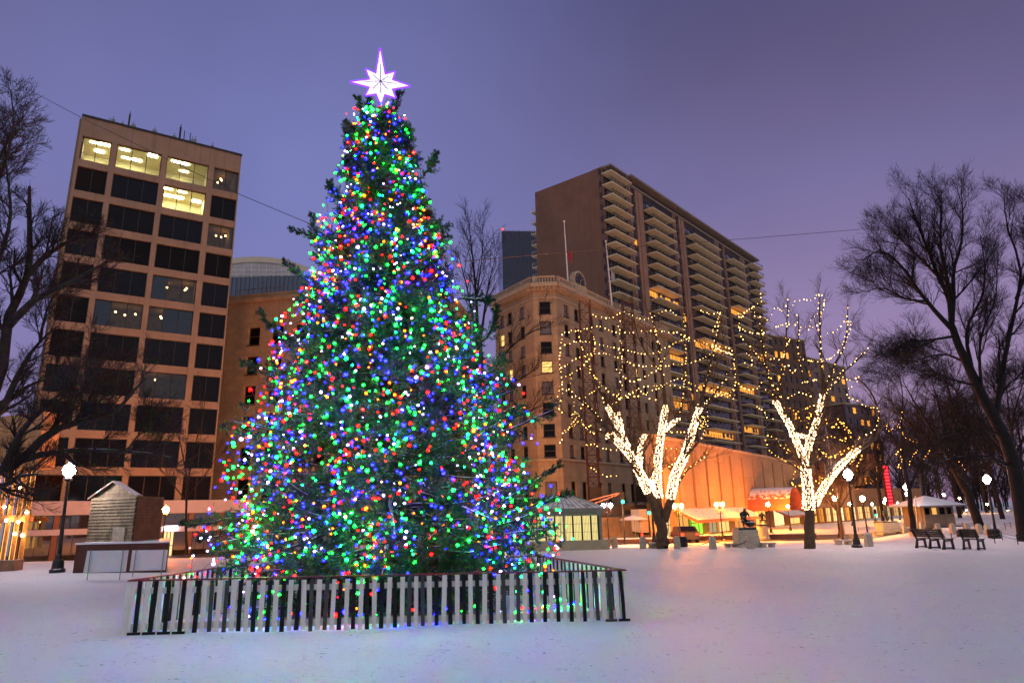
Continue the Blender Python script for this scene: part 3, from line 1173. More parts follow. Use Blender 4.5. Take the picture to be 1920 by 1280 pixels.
bare_tree('elm_tree', 'bare elm with a lit forked trunk beside the statue plaza', B2, LM2, m_bark_lit, m_twig_lit, tr, [(6, .3, 1.7, .7, .25, 7, 5, .10), (6, .2, 1.0, .7, .15, 6, 4, .12), (7, .12, .55, .65, .1, 4, 3, .1)], up=.08)
for k, f0, f1, lab in ((0, .68, 1, 'upper trunk'), (1, 0, 1, 'fork'), (2, 0, 1, 'limb leaning to the theatre'), (3, 0, 1, 'upright limb under the crown top'), (4, .12, 1, 'low limb reaching to the park side'), (5, 0, 1, 'small crossing branch')):
    P, r0, r1 = LM2[k]
    wrap(P, np.linspace(r0, r1, len(P)), f0, f1, 'white lights wound round the ' + lab + ' of the plaza elm', 'elm')
g2 = 'white light strings draped in the elm at the plaza'
T2L = 'string of white lights draped through the crown of the elm at the plaza'
for pts in (c1((30, 270), (60, 230), (110, 200), (160, 160), (170, 100)), c1((110, 180), (130, 260), (190, 270), (220, 280), (260, 200), (310, 230)),
            c1((350, 220), (380, 180), (440, 145), (500, 150), (560, 110), (585, 160), (580, 220), (540, 250), (490, 290)), c1((265, 330), (340, 310), (440, 330), (540, 320), (470, 350)),
            c1((710, 290), (765, 300), (750, 370), (720, 430), (650, 520), (600, 550), (530, 560), (460, 545), (410, 525)), c1((600, 370), (660, 360), (710, 310)),
            c1((10, 330), (60, 360), (130, 375), (190, 370)), c1((70, 470), (130, 500), (200, 530), (300, 540), (330, 470), (360, 400)), c1((50, 560), (90, 600), (110, 540), (60, 500)),
            c1((10, 700), (60, 740), (130, 745), (170, 690)), c1((190, 740), (270, 790), (340, 800), (420, 770), (510, 800)), c1((450, 700), (500, 690), (540, 680)),
            c1((600, 770), (690, 670), (750, 680), (820, 670), (740, 770), (800, 820), (880, 865), (950, 880), (940, 990), (870, 1045), (790, 1080)), c1((130, 860), (190, 890), (200, 930), (270, 940)),
            c1((20, 230), (20, 330), (40, 400), (70, 450)), c1((350, 580), (380, 640), (400, 600), (370, 660))):
    swag(pts, Y2, (lambda: 'w' if rs.random() < .6 else 'a'), T2L, g2)
g2b = 'golden light strings low in the elm at the plaza'
T2B = 'string of golden lights low in the crown of the elm at the plaza'
for pts in (c1((340, 870), (420, 890), (520, 850), (480, 950)), c1((190, 1070), (220, 1150), (300, 1200), (340, 1230), (430, 1270)), c1((330, 1110), (360, 1160), (400, 1140)),
            c1((590, 930), (630, 1000), (700, 960), (770, 1040), (670, 930)), c1((550, 1150), (620, 1190), (690, 1190), (760, 1130), (830, 1130)), c1((700, 1250), (780, 1160), (840, 1200), (800, 1260)),
            c1((570, 1090), (640, 1060), (740, 1100)), c1((400, 900), (440, 960), (500, 900), (470, 1010)), c1((200, 1050), (260, 1070), (310, 1130), (350, 1180)), c1((640, 990), (720, 1010), (760, 1060), (690, 1090)),
            c2((1440, 300), (1380, 400), (1370, 480), (1420, 510), (1470, 490)), c2((1640, 110), (1720, 190), (1790, 200), (1880, 150)), c2((1580, 440), (1650, 470), (1700, 420), (1780, 500), (1770, 600)), c1((760, 1140), (800, 1190), (760, 1240), (720, 1200))):
    swag(pts, Y2, 'y', T2B, g2b, spacing=.24)
for k in (7, 8, 9, 10, 11, 12, 13):
    P = LM2[k][0]
    string_of_lights('draped_lights', P + np.array([0, -.05, .06]), .33, (lambda: 'w' if rs.random() < .5 else 'a'), 'string of small lights running along an upper limb of the elm at the plaza', 'light string', 'small lights along upper limbs of the plaza elm', MINI, m_wire, jit=.05, crad=.008)
# third small strings, further into the park
B3 = on_ground(1706, 52)
lims = [([(1712, 990), (1704, 920), (1694, 860), (1690, 800)], .22, .06), ([(1704, 920), (1730, 860), (1748, 825)], .10, .03), ([(1694, 860), (1670, 810), (1660, 780)], .08, .03),
        ([(1690, 800), (1692, 740), (1685, 690)], .06, .02), ([(1720, 880), (1780, 850), (1815, 880)], .07, .02)]
bare_tree('elm_tree', 'slim bare tree with a few golden light strings near the pyramid roofed booth', B3, [(curve_px(p, 52), a, b) for p, a, b in lims], m_bark_dark, m_twig_dark, tr, [(7, .2, 2.4, .75, .2, 6, 4, .1), (6, .2, 1.3, .7, .1, 5, 3, .12), (5, .12, .7, .65, .1, 4, 3, .1)], up=.06)
for pts in (c1((1105, 890), (1095, 960), (1030, 1020), (1000, 1000), (1030, 960), (1080, 990), (1110, 1030), (1130, 1070), (1220, 1105)), c1((1240, 1220), (1280, 1170), (1305, 1110)),
            c1((1100, 1140), (1070, 1180), (1110, 1200), (1080, 1260), (1110, 1275)), c1((1410, 1140), (1460, 1180), (1480, 1220), (1530, 1280)), c1((1150, 1250), (1190, 1175), (1215, 1145))):
    swag(pts, 51, 'y', 'string of golden lights in the slim tree near the pyramid roofed booth', 'golden strings near the booth', spacing=.3)

# --- big dark tree at the right edge of the view
B4 = on_ground(1925, 38)
Y4 = 38
lims = [
    ([(1926, 1015), (1916, 950), (1902, 880), (1873, 801), (1832, 722), (1803, 660), (1784, 612)], .43, .19),
    ([(1784, 616), (1737, 565, -.5), (1706, 520, -1), (1684, 492, -1.3), (1650, 470, -1.6), (1618, 488, -2)], .15, .02),
    ([(1784, 614), (1782, 570), (1760, 520, .5), (1738, 464, .8), (1721, 424, 1), (1704, 372, 1)], .17, .02),
    ([(1784, 616), (1788, 560), (1788, 509, 1), (1802, 458, 1.5), (1805, 400, 1.8), (1802, 356, 2)], .15, .02),
    ([(1786, 560), (1766, 480, -.5), (1764, 420, -.8), (1765, 358, -1)], .11, .02),
    ([(1792, 630), (1737, 638, -1), (1694, 642, -2), (1652, 680, -2.5)], .09, .015),
    ([(1812, 680), (1770, 664, 1), (1715, 676, 1.5), (1670, 690, 2)], .08, .015),
    ([(1737, 565, -.5), (1700, 560, -1), (1655, 540, -1.5), (1622, 548, -2)], .08, .012),
    ([(1825, 700), (1812, 620, 1), (1840, 560, 1.4), (1846, 500, 1.6), (1838, 440, 1.8)], .12, .02),
    ([(1836, 726), (1800, 715, -.6), (1740, 695, -1.6), (1700, 700, -2.2)], .08, .012),
    ([(1880, 815), (1820, 800, -.5), (1800, 830, -1), (1794, 850, -1)], .08, .02),
    ([(1893, 872), (1850, 856, -1), (1800, 857, -2), (1740, 872, -3)], .10, .02),
    ([(1868, 790), (1880, 735, .5), (1915, 700, 1)], .10, .03),
    ([(1760, 520, .5), (1722, 480, 1), (1690, 450, 1.4), (1668, 425, 1.6)], .09, .015),
    ([(1865, 785), (1890, 640, .3), (1914, 510, .3), (1888, 424, .5), (1882, 360, .5)], .17, .02),
    ([(1905, 560, .3), (1935, 470, .8), (1930, 380, 1)], .10, .02),
    ([(1840, 740), (1838, 640, -1), (1866, 560, -1.4), (1870, 480, -1.6)], .10, .015),
]
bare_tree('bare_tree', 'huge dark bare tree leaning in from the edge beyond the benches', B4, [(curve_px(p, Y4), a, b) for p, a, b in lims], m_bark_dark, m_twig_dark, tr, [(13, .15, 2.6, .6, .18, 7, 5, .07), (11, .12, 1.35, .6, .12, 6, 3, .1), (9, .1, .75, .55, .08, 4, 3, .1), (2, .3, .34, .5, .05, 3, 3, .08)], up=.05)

# --- big tree leaning in from the left edge, snow along its limbs
Y5 = 19.0
B5 = Vector((at(-190, 900, Y5).x, Y5, gh(at(-190, 900, Y5).x, Y5)))


def c9(*p):
    return [(x / 2, 100 + y / 2) for x, y in p]


def c3(*p):
    return [(x / 3.2, 700 + y / 3.2) for x, y in p]


lims = [
    ([(-195, 1075), (-180, 960), (-130, 880), (-70, 810)], .52, .36),
    ([(-72, 812), (-30, 760), (0, 700), (15, 600), (40, 545), (55, 500), (56, 420), (55, 350)], .19, .045),
    ([(15, 610), (50, 575, -.3), (80, 555, -.5), (150, 520, -.8), (200, 490, -1)], .13, .03),
    ([(52, 515), (75, 490, .3), (100, 470, .4), (135, 452, .5), (165, 445, .6)], .11, .02),
    ([(-75, 830), (0, 770), (40, 690, .4), (75, 640, .8), (110, 610, 1)], .14, .02),
    ([(-90, 850), (-30, 880), (0, 885), (38, 862), (94, 812, -.3), (140, 794, -.5), (215, 772, -.8), (245, 740, -1), (272, 709, -1.2)], .19, .025),
    ([(20, 868), (44, 859), (90, 850, .3), (140, 844, .5), (190, 845, .8), (237, 847, 1), (281, 850, 1.2), (330, 860, 1.4)], .11, .02),
    ([(-70, 900), (0, 912), (30, 895, -.5), (70, 888, -.8)], .12, .03),
    ([(10, 870), (40, 810, -.8), (78, 769, -1.2), (110, 740, -1.6), (150, 715, -2)], .11, .02),
    ([(-75, 815), (-50, 700, -.5), (-40, 560, -.8), (-45, 430, -1)], .13, .04),
    ([(-40, 600, -.8), (0, 480, -1), (20, 400, -1.2), (10, 300, -1.3)], .09, .02),
    ([(-45, 430, -1), (0, 330, -1.4), (25, 240, -1.8), (20, 170, -2)], .07, .015),
    ([(-10, 320, -1), (20, 250, .5), (40, 220, 1)], .06, .012),
    ([(94, 812, -.3), (130, 770, -.4), (160, 760, -.5), (175, 780, -.6)], .05, .012),
    ([(140, 794, -.5), (180, 730, .3), (190, 690, .6)], .05, .012),
    ([(237, 847, 1), (260, 815, 1), (285, 808, 1.1)], .035, .01),
    ([(75, 640, .8), (85, 590, 1), (105, 540, 1.2)], .05, .012),
    ([(-5, 760), (60, 720, 1.2), (120, 700, 1.8), (170, 660, 2.2)], .07, .015),
]
bare_tree('bare_tree', 'large bare tree with snow along its limbs leaning in over the street lamp', B5, [(curve_px(p, Y5), a, b) for p, a, b in lims], m_bark, m_twig, tr, [(8, .2, 1.3, .7, .12, 7, 5, .09), (8, .12, .75, .65, .1, 6, 3, .11), (8, .1, .42, .6, .05, 4, 3, .1), (3, .2, .22, .5, .05, 3, 3, .08)], up=.05)
# twiggy thin tree in front of the tower
B6 = on_ground(350, 50)
lims = [([(350, 1040), (349, 960), (352, 900)], .10, .07), ([(352, 900), (340, 840), (330, 780)], .06, .02), ([(352, 905), (365, 840), (380, 780), (385, 730)], .06, .015), ([(351, 930), (385, 890), (410, 850)], .05, .015), ([(350, 940), (310, 890), (280, 850)], .05, .015)]
bare_tree('bare_tree', 'thin young bare tree beside the orange lamp and shed', B6, [(curve_px(p, 50), a, b) for p, a, b in lims], m_bark_dark, m_twig_dark, tr, [(7, .2, 2.2, .6, .25, 6, 4, .08), (6, .2, 1.2, .6, .1, 5, 3, .1), (4, .12, .6, .6, .05, 4, 3, .1)], up=.05)
# bare tree behind the spruce
B7 = on_ground(905, 46)
lims = [([(905, 1000), (903, 800), (898, 640)], .3, .2), ([(898, 640), (890, 520), (880, 430), (876, 405)], .14, .015), ([(899, 650), (915, 540, 1), (930, 480, 1.4)], .12, .015), ([(900, 680), (880, 560, -1), (858, 470, -1.6)], .12, .015), ([(902, 740), (950, 660, -1), (1000, 620, -1.8), (1030, 610, -2)], .11, .015),
        ([(903, 780), (960, 720, 1), (1010, 690, 1.4)], .09, .015), ([(903, 820), (970, 780, -.6), (1020, 760, -1)], .08, .015), ([(901, 700), (850, 600, 1), (830, 540, 1.4)], .1, .015), ([(893, 560), (905, 470), (905, 420)], .07, .012)]
bare_tree('bare_tree', 'fan shaped bare tree showing behind the spruce beside the hotel', B7, [(curve_px(p, 46), a, b) for p, a, b in lims], m_bark_dark, m_twig_dark, tr, [(9, .25, 2.6, .55, .2, 6, 4, .07), (7, .2, 1.4, .55, .1, 5, 3, .1), (5, .12, .7, .55, .05, 4, 3, .1)], up=.06)


# --- trees further into the park on the right: free standing, grown from the ground
def park_tree(name, label, base, h, r, rng, dark, group=None, spread=.6, lean=0.0):
    r = r * .72
    trunk = np.zeros((1, 12, 3))
    t = np.linspace(0, 1, 12)
    trunk[0, :, 0] = base.x + lean * h * .35 * t ** 1.5
    trunk[0, :, 1] = base.y
    trunk[0, :, 2] = base.z - .1 + h * .38 * t
    limbs = [(trunk[0], r, r * .72)]
    n = 7
    for i in range(n):
        a = i * 2.4 + rng.uniform(0, 1)
        f = rng.uniform(.6, 1) if i > 2 else 1
        st = trunk[0, int(f * 11)]
        el = rng.uniform(.7, 1.25)
        d = np.array([[math.cos(a) * math.cos(el) + lean * .4, math.sin(a) * math.cos(el), math.sin(el)]])
        P, _ = grow(st[None], d, np.array([h * rng.uniform(.45, .66)]), np.array([r * .6]), 12, .07, .03, rng)
        limbs.append((P[0], r * .5, r * .06))
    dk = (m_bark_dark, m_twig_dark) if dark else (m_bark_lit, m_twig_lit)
    return bare_tree(name, label, base, limbs, dk[0], dk[1], rng, [(9, .2, h * .2, .7, .12, 7, 4, .08), (8, .12, h * .11, .65, .08, 5, 3, .1), (9, .1, h * .06, .6, .05, 4, 3, .1)], group, up=.04)


tr2 = np.random.default_rng(9)
for px, y, h, r, lean, lab in ((1838, 54, 15, .5, -.25, 'thick trunked bare tree behind the granite posts and far lamp'), (1660, 72, 13, .3, 0, 'bare tree beside the red lit sign column'), (1735, 80, 16, .35, .1, 'bare tree standing behind the pyramid roofed booth'),
                               (1800, 95, 19, .4, 0, 'tall bare tree in the dark beyond the booth'), (1880, 84, 17, .4, -.1, 'bare tree in the dark behind the far lamp'), (1950, 60, 16, .4, -.2, 'bare tree half cut by the picture edge beyond the rails'),
                               (1580, 62, 9, .2, .05, 'slim bare tree against the orange street lights'), (1770, 120, 20, .4, 0, 'bare tree of the distant park, first behind the booth roof'), (1700, 130, 21, .4, 0, 'bare tree of the distant park behind the lit strings'), (1850, 135, 22, .45, 0, 'bare tree of the distant park behind the thick trunk'), (1920, 110, 20, .4, 0, 'bare tree of the distant park at the picture edge')):
    park_tree('bare_tree', lab, on_ground(px, y), h, r, tr2, px > 1600, 'bare trees of the park', lean=lean)

# the dark far wood beyond the park, one mass of stems and twigs
def far_wood():
    r3 = np.random.default_rng(17)
    n = 150
    px = r3.uniform(1610, 2150, n)
    yy = r3.uniform(150, 260, n)
    B = np.array([list(on_ground(a, b)) for a, b in zip(px, yy)])
    hh = r3.uniform(9, 17, n)
    nb = NB()
    P, R = grow(B, np.tile([[0, 0, 1.]], (n, 1)), hh, np.full(n, .22), 8, .05, .05, r3)
    nb.tubes(P, R, 4)
    C, CR = spawn(P, R, 14, .18, .98, hh * .42, .75, .1, 6, .1, .04, r3, rmin=.05)
    nb.tubes(C, CR, 3)
    D, DR = spawn(C, CR, 9, .1, .98, hh.repeat(14) * .17, .7, .1, 4, .1, .03, r3, rmin=.035)
    nb.tubes(D, DR, 3)
    o = nb.build('far_woods', m_twig_dark, None, Vector(B[0]))
    tag(o, 'dark mass of bare woods along the far edge of the park', 'woods')
    o['kind'] = 'stuff'


far_wood()
# ------------------------------------------------------------------ buildings
GZ = -1.25


def window(parent, F, a0, a1, z0, z1, d, panes, frame_m, glass_m, fw=.06, sash=False, sill=None, th=.03, mull=None):
    """a glazed opening: the pane is the window, its frame a sub-part"""
    g = MB()
    g.fbox(F, a0 + .01, a1 - .01, z0 + .01, z1 - .01, d - th, d)
    w_ = g.build('window', glass_m, parent)
    fr_ = MB()
    t = d + .045
    fr_.fbox(F, a0, a1, z0, z0 + fw, d + .003, t)
    fr_.fbox(F, a0, a1, z1 - fw, z1, d + .003, t)
    fr_.fbox(F, a0, a0 + fw, z0 + fw, z1 - fw, d + .003, t)
    fr_.fbox(F, a1 - fw, a1, z0 + fw, z1 - fw, d + .003, t)
    for k in range(1, panes):
        a = a0 + (a1 - a0) * k / panes
        fr_.fbox(F, a - fw / 2, a + fw / 2, z0 + fw, z1 - fw, d + .003, t)
    if sash:
        zm = (z0 + z1) / 2
        fr_.fbox(F, a0 + fw, a1 - fw, zm - fw * .4, zm + fw * .4, d + .003, t)
    if sill is not None:
        fr_.fbox(F, a0 - .12, a1 + .12, z0 - .14, z0, d - .05, sill)
    fr_.build('window_frame', frame_m, w_)
    return w_


def body(F, a0, a1, z0, z1, dfront, depth, mb):
    p = [F.pt(a0, 0, dfront), F.pt(a1, 0, dfront), F.pt(a1, 0, dfront - depth), F.pt(a0, 0, dfront - depth)]
    return mb.prism(p, z0, z1)


br = random.Random(4)

# --- office tower on the left
p0 = at(155, 218, 62)
ztop = p0.z
p1 = at_z(453, 293, ztop)
FT = Face(p0, p1)
m_tower = M('tan_concrete', (.30, .212, .14), .85, .12, .5, .15, 12, streak=.45)
m_frame_dk = M('dark_frame', (.02, .018, .017), .4, .2, 3, 0)
tower = T('office_tower', 'tan concrete office tower with dark ribbon windows and lit top floor', 'office building', Vector((p0.x, p0.y, GZ)))
zr1, zr11 = FT.hit(220, 269)[1], FT.hit(153, 890)[1]
pit = (zr1 - zr11) / 10
wh = zr1 - FT.hit(219, 313)[1]
ca = [(FT.hit(151, 262)[0] + .12, FT.hit(210, 270)[0]), (FT.hit(220, 275)[0], FT.hit(304.5, 290)[0]), (FT.hit(313.5, 297)[0], FT.hit(391, 318)[0]), (FT.hit(401.5, 320)[0], FT.L - .12)]
rows = [(zr1 - pit * k - wh, zr1 - pit * k) for k in range(10, -1, -1)]
mb = MB()
grid_wall(mb, FT, 0, FT.L, GZ, ztop, ca, rows, -.55, 0, .03)
mb.build('wall', m_tower, tower)
mb = MB()
body(FT, .02, FT.L - .02, GZ, ztop - .3, -6.2, 14, mb)
# the narrow ribbed side
for k in range(9):
    s = -.55 - k * 1.9
    c = FT.pt(0, 0, s - .3)
    mb.fbox(FT, -.25, .35, GZ, ztop - .02, s - .62, s)
mb.fbox(FT, .1, .4, GZ, ztop - .1, -20, -.56)
mb.fbox(FT, FT.L - .4, FT.L - .1, GZ, ztop - .1, -20, -.56)
mb.fbox(FT, .4, FT.L - .4, ztop - .6, ztop - .2, -20, -.56)
mb.build('side_wall', m_tower, tower)
GL_ = [m_dglass, dark_glass('brown_glass', (.010, .005, .004), .06, 1.22), dark_glass('blue_glass', (.005, .006, .013), .06, 1.27), dark_glass('smoked_glass', (.006, .005, .006), .1, 1.2)]
lit = {(0, 0): 'w', (0, 1): 'w', (0, 2): 'w', (1, 2): 'w', (0, 3): 'a', (2, 3): 'a', (4, 2): 'a', (5, 2): 'a', (5, 1): 'a', (7, 2): 'd'}
m_dim_room = M('dim_room', (.20, .12, .05), .8, .3, 2, 0)
for k in range(11):
    z1_ = zr1 - pit * k
    z0_ = z1_ - wh
    for c, (a0, a1) in enumerate(ca):
        np_ = 2 if c in (0, 3) else 3
        L_ = lit.get((k, c))
        w_ = window(tower, FT, a0, a1, z0_, z1_, -.3, np_, m_frame_dk, m_pane if L_ else br.choice(GL_), .07)
        if not L_:
            bl = MB()
            bl.fbox(FT, a0, a1, z0_, z1_, -.5, -.34)
            # dark room behind the glass is the slab itself
        else:
            rm = MB()
            d0, d1 = -4.6, -.58
            zc = z1_ + .16
            zf = z0_ - .35
            rm.fbox(FT, a0 - .1, a1 + .1, zf, zc, d0 - .1, d0)
            rm.fbox(FT, a0 - .1, a1 + .1, zc, zc + .08, d0 - .1, d1)
            rm.fbox(FT, a0 - .1, a1 + .1, zf - .08, zf, d0 - .1, d1)
            rm.fbox(FT, a0 - .18, a0 - .1, zf, zc, d0, d1)
            rm.fbox(FT, a1 + .1, a1 + .18, zf, zc, d0, d1)
            o = rm.build('room', m_cream_wall if L_ == 'w' else m_dim_room, tower)
            lm = MB()
            W_ = a1 - a0
            if L_ == 'w':
                for i in range(3):
                    for j in range(2):
                        if br.random() < .3:
                            continue
                        a = a0 + W_ * (.18 + .32 * i) + br.uniform(-.3, .3)
                        lm.fbox(FT, a - .45, a + .45, zc - .05, zc - .01, -1.3 - 1.9 * j - .2, -1.3 - 1.9 * j + br.uniform(.1, .5))
                lm.build('ceiling_light', e_office, tower)
            else:
                for i in range(3 if L_ == 'a' else 1):
                    a = a0 + W_ * br.uniform(.3, .95)
                    lm.ball(FT.pt(a, z1_ - br.uniform(.3, 1.0), -2.6 + br.uniform(-.6, .6)), .10, 8, 5)
                lm.build('ceiling_light', e_amber, tower)
            ds = MB()
            for i in range(6):
                a = br.uniform(a0 + .2, a1 - .6)
                ds.fbox(FT, a, a + br.uniform(.3, .9), zf, z0_ + br.uniform(.1, .7), -3.4 + br.uniform(-.9, 1.6), -2.9 + br.uniform(.1, 1.6))
            ds.build('desk', m_dark_thing, tower)
            if L_ != 'w':
                bl = MB()
                k0 = {(5, 2): 1, (5, 1): 0, (4, 2): 0}.get((k, c))
                if k0 is not None:
                    pw = W_ / 3
                    if (k, c) == (5, 2):
                        bl.fbox(FT, a0 + pw + .05, a1 - .1, z0_ + .05, z1_ - .05, -.42, -.38)
                    else:
                        bl.fbox(FT, a0 + .05, a0 + pw - .05, z0_ + .05, z1_ - .05, -.42, -.38)
                    bl.build('blind', M('office_blind', (.055, .06, .10), .7, .1, 2, 0), tower)
mb = MB()
mb.fbox(FT, -.05, FT.L + .05, ztop, ztop + .25, -.6, .1)
mb.build('parapet_cap', m_frame_dk, tower)
# plant and aerials on the roof
mb = MB()
mb.fbox(FT, 2.2, FT.L - 2.5, ztop - .2, ztop + 1.0, -7, -2)
mb.build('roof_plant', M('plant_box', (.06, .05, .05), .8, .2, 2, 0), tower)
for px, py, h, wd in ((242, 228, 2.0, .18), (212, 226, .9, .45), (250, 238, .9, .45), (290, 246, .9, .45), (337, 256, 2.1, .2), (345, 258, 1.4, .08), (356, 262, 1.3, .08), (366, 265, 1.0, .25), (327, 256, .8, .4), (398, 278, .8, .3), (205, 224, .6, .3), (361, 263, .9, .4), (230, 232, .7, .3)):
    a, z = FT.hit(px, py, -1.2)
    an = MB()
    an.fbox(FT, a - wd / 2, a + wd / 2, ztop - .2, ztop + h + .3, -1.3, -1.1)
    an.fbox(FT, a - .04, a + .04, ztop + h + .3, ztop + h + .7, -1.24, -1.16)
    an.build('antenna', m_metal if wd > .2 else m_frame_dk, tower)
# glazed podium with pale bands
m_band = M('pale_band', (.42, .38, .42), .6, .08, 1, .05, 10)
m_pod_glass = dark_glass('podium_glass', (.03, .022, .022), .03, 2.1)
dP = 2.2
aL, aR = FT.hit(40, 950, dP)[0], FT.hit(470, 950, dP)[0]
zb1, zb0 = FT.hit(240, 938, dP)[1], FT.hit(240, 963, dP)[1]
zc1, zc0 = FT.hit(110, 992, dP)[1], FT.hit(110, 1003, dP)[1]
mb = MB()
mb.fbox(FT, aL, aR, zb0, zb1, -.5, dP)
mb.fbox(FT, aL, aR, zc0, zc1, dP - .4, dP - .02)
mb.build('fascia', m_band, tower)
mb = MB()
nP = 7
for i in range(nP + 1):
    a = aL + (aR - aL) * i / nP
    mb.fbox(FT, a - .22, a + .22, GZ, zb0, dP - .5, dP - .05)
mb.build('pier', M('brown_pier', (.16, .07, .04), .6, .2, 2), tower)
for i in range(nP):
    a0 = aL + (aR - aL) * i / nP + .24
    a1 = aL + (aR - aL) * (i + 1) / nP - .24
    window(tower, FT, a0, a1, zc1, zb0, dP - .3, 2, m_frame_dk, m_pod_glass, .05)
    window(tower, FT, a0, a1, GZ + .5, zc0, dP - .3, 2, m_frame_dk, m_pod_glass, .05)
# lit shop door and sign at the podium's foot
a0, a1 = FT.hit(306, 985, dP)[0], FT.hit(334, 985, dP)[0]
mb = MB()
mb.fbox(FT, a0, a1, FT.hit(320, 994, dP)[1], FT.hit(320, 985, dP)[1], dP + .02, dP + .35)
mb.build('shop_sign', E('lit_sign', (1, .82, .85), 6), tower)
mb = MB()
mb.fbox(FT, a0 + .1, a1 - .3, FT.hit(320, 1044, dP)[1], FT.hit(320, 997, dP)[1], dP - .2, dP + .02)
sd = mb.build('shop_window', E('shop_glow', (1, .74, .32), 1.3), tower)
mb = MB()
for k in range(4):
    a = a0 + .1 + (a1 - a0 - .4) * k / 3
    mb.fbox(FT, a - .04, a + .04, FT.hit(320, 1044, dP)[1], FT.hit(320, 997, dP)[1], dP + .025, dP + .06)
mb.fbox(FT, a0 + .1, a1 - .3, FT.hit(320, 1022, dP)[1] - .03, FT.hit(320, 1022, dP)[1] + .03, dP + .062, dP + .08)
mb.build('window_frame', m_frame_dk, sd)

# --- amber lit shop front at the far left
sp0, sp1 = at(-60, 900, 50), at(66, 900, 47)
FS = Face(sp0, sp1)
shop = T('timber_shop', 'amber lit timber shop front with fluted posts at the left edge', 'shop', Vector((sp0.x, sp0.y, GZ)))
zt_s = at(30, 868, 48.5).z
mb = MB()
mb.fbox(FS, -3, FS.L, zt_s - .5, zt_s + 3.5, -1.2, .1)
mb.fbox(FS, -3, FS.L, FS.hit(30, 972)[1] - .2, FS.hit(30, 972)[1] + .25, -.3, .25)
mb.build('wall', M('amber_wall', (.42, .22, .09), .7, .3, 1.5, .2, 20), shop)
for k in range(9):
    a = FS.L * k / 8
    mb = MB()
    for j in range(3):
        mb.tube([FS.pt(a + (j - 1) * .13, GZ, .16), FS.pt(a + (j - 1) * .13, zt_s - .5, .16)], .055, 6)
    mb.fbox(FS, a - .22, a + .22, GZ, GZ + .5, -.2, .3)
    mb.build('post', M('timber_post', (.40, .20, .08), .5, .2, 4), shop)
for k in range(8):
    a0, a1 = FS.L * k / 8 + .2, FS.L * (k + 1) / 8 - .2
    for z0_, z1_, m_ in ((FS.hit(30, 972)[1] + .25, zt_s - .5, E('shop_upper_glow', (1, .40, .07), 2.4)), (GZ + .8, FS.hit(30, 972)[1] - .2, E('shop_lower_glow', (1, .45, .10), .8 if k % 3 == 1 else 3.2))):
        window(shop, FS, a0, a1, z0_, z1_, -.1, 2, m_frame_dk, m_, .06)
mb = MB()
for px, py in ((20, 905), (38, 915), (8, 950), (12, 975), (34, 978), (42, 1003), (50, 960), (28, 1000)):
    a, z = FS.hit(px, py, .5)
    mb.ball(FS.pt(a, z, .5), .10, 8, 5)
mb.build('lamp', E('shop_lamp', (1, .55, .18), 130), shop)
lw = MB()
lp = ground(-30, 1072)
lq = ground(25, 1070)
lw.extr([lp, lp + Z * .5, lp + Z * .5 + Vector((0, .6, 0)), lp + Vector((0, .6, 0))], lq - lp)
tag(lw.build('planter_wall', M('brown_stone', (.20, .10, .06), .8, .2, 4, .2, snow=.08), None, lp), 'low brown stone wall in the snow at the left edge', 'wall')

# --- stone building and the glass roofed hall behind it
p0 = at(447, 562, 85)
zs = p0.z
p0 = at_z(428, 564, zs)
p1 = at_z(505, 557, zs)
FB = Face(p0, p1)
FB.L = 30
stone = T('stone_building', 'buff stone office block between the tower and the spruce', 'building', Vector((p0.x, p0.y, GZ)))
m_buff = M('buff_stone', (.45, .31, .18), .85, .15, .8, .15, 15, streak=.3, brick=(FB.u, 1.4, .7, .8))
zw1 = FB.hit(475, 614)[1]
wpit = (FB.hit(475, 614)[1] - FB.hit(468, 780)[1]) / 3
wh_ = zw1 - FB.hit(475, 647)[1]
rows = [(zw1 - wpit * k - wh_, zw1 - wpit * k) for k in range(7, -1, -1)]
aw0, aw1 = FB.hit(466, 630)[0], FB.hit(487, 630)[0]
cols = [(aw0 + 3.4 * i, aw0 + 3.4 * i + (aw1 - aw0)) for i in range(8)]
mb = MB()
grid_wall(mb, FB, 0, FB.L, GZ, zs - .5, cols, rows, -.5, 0)
mb.fbox(FB, .02, FB.L - .02, GZ, zs - .6, -16, -.9)
mb.build('wall', m_buff, stone)
mb = MB()
mb.fbox(FB, -.2, FB.L + .2, zs - .5, zs, -16, .35)
mb.fbox(FB, -.1, FB.L + .1, zs, zs + .7, -.4, -.1)
mb.build('cornice', m_buff, stone)
for r, (z0_, z1_) in enumerate(rows):
    for c, (a0, a1) in enumerate(cols):
        window(stone, FB, a0, a1, z0_, z1_, -.3, 1, M('wood_sash', (.09, .05, .03), .6, .2, 2, 0) if (r, c) == (0, 0) else bpy.data.materials['wood_sash'], m_dglass, .12, True, .12)
mb = MB()
for i in range(14):
    mb.fbox(FB, .5 + i * .5, .55 + i * .5, zs + .7, zs + 1.8, -1.2, -1.15)
mb.fbox(FB, .3, 7.3, zs + 1.8, zs + 1.86, -1.22, -1.13)
mb.build('roof_rail', m_metal, stone)

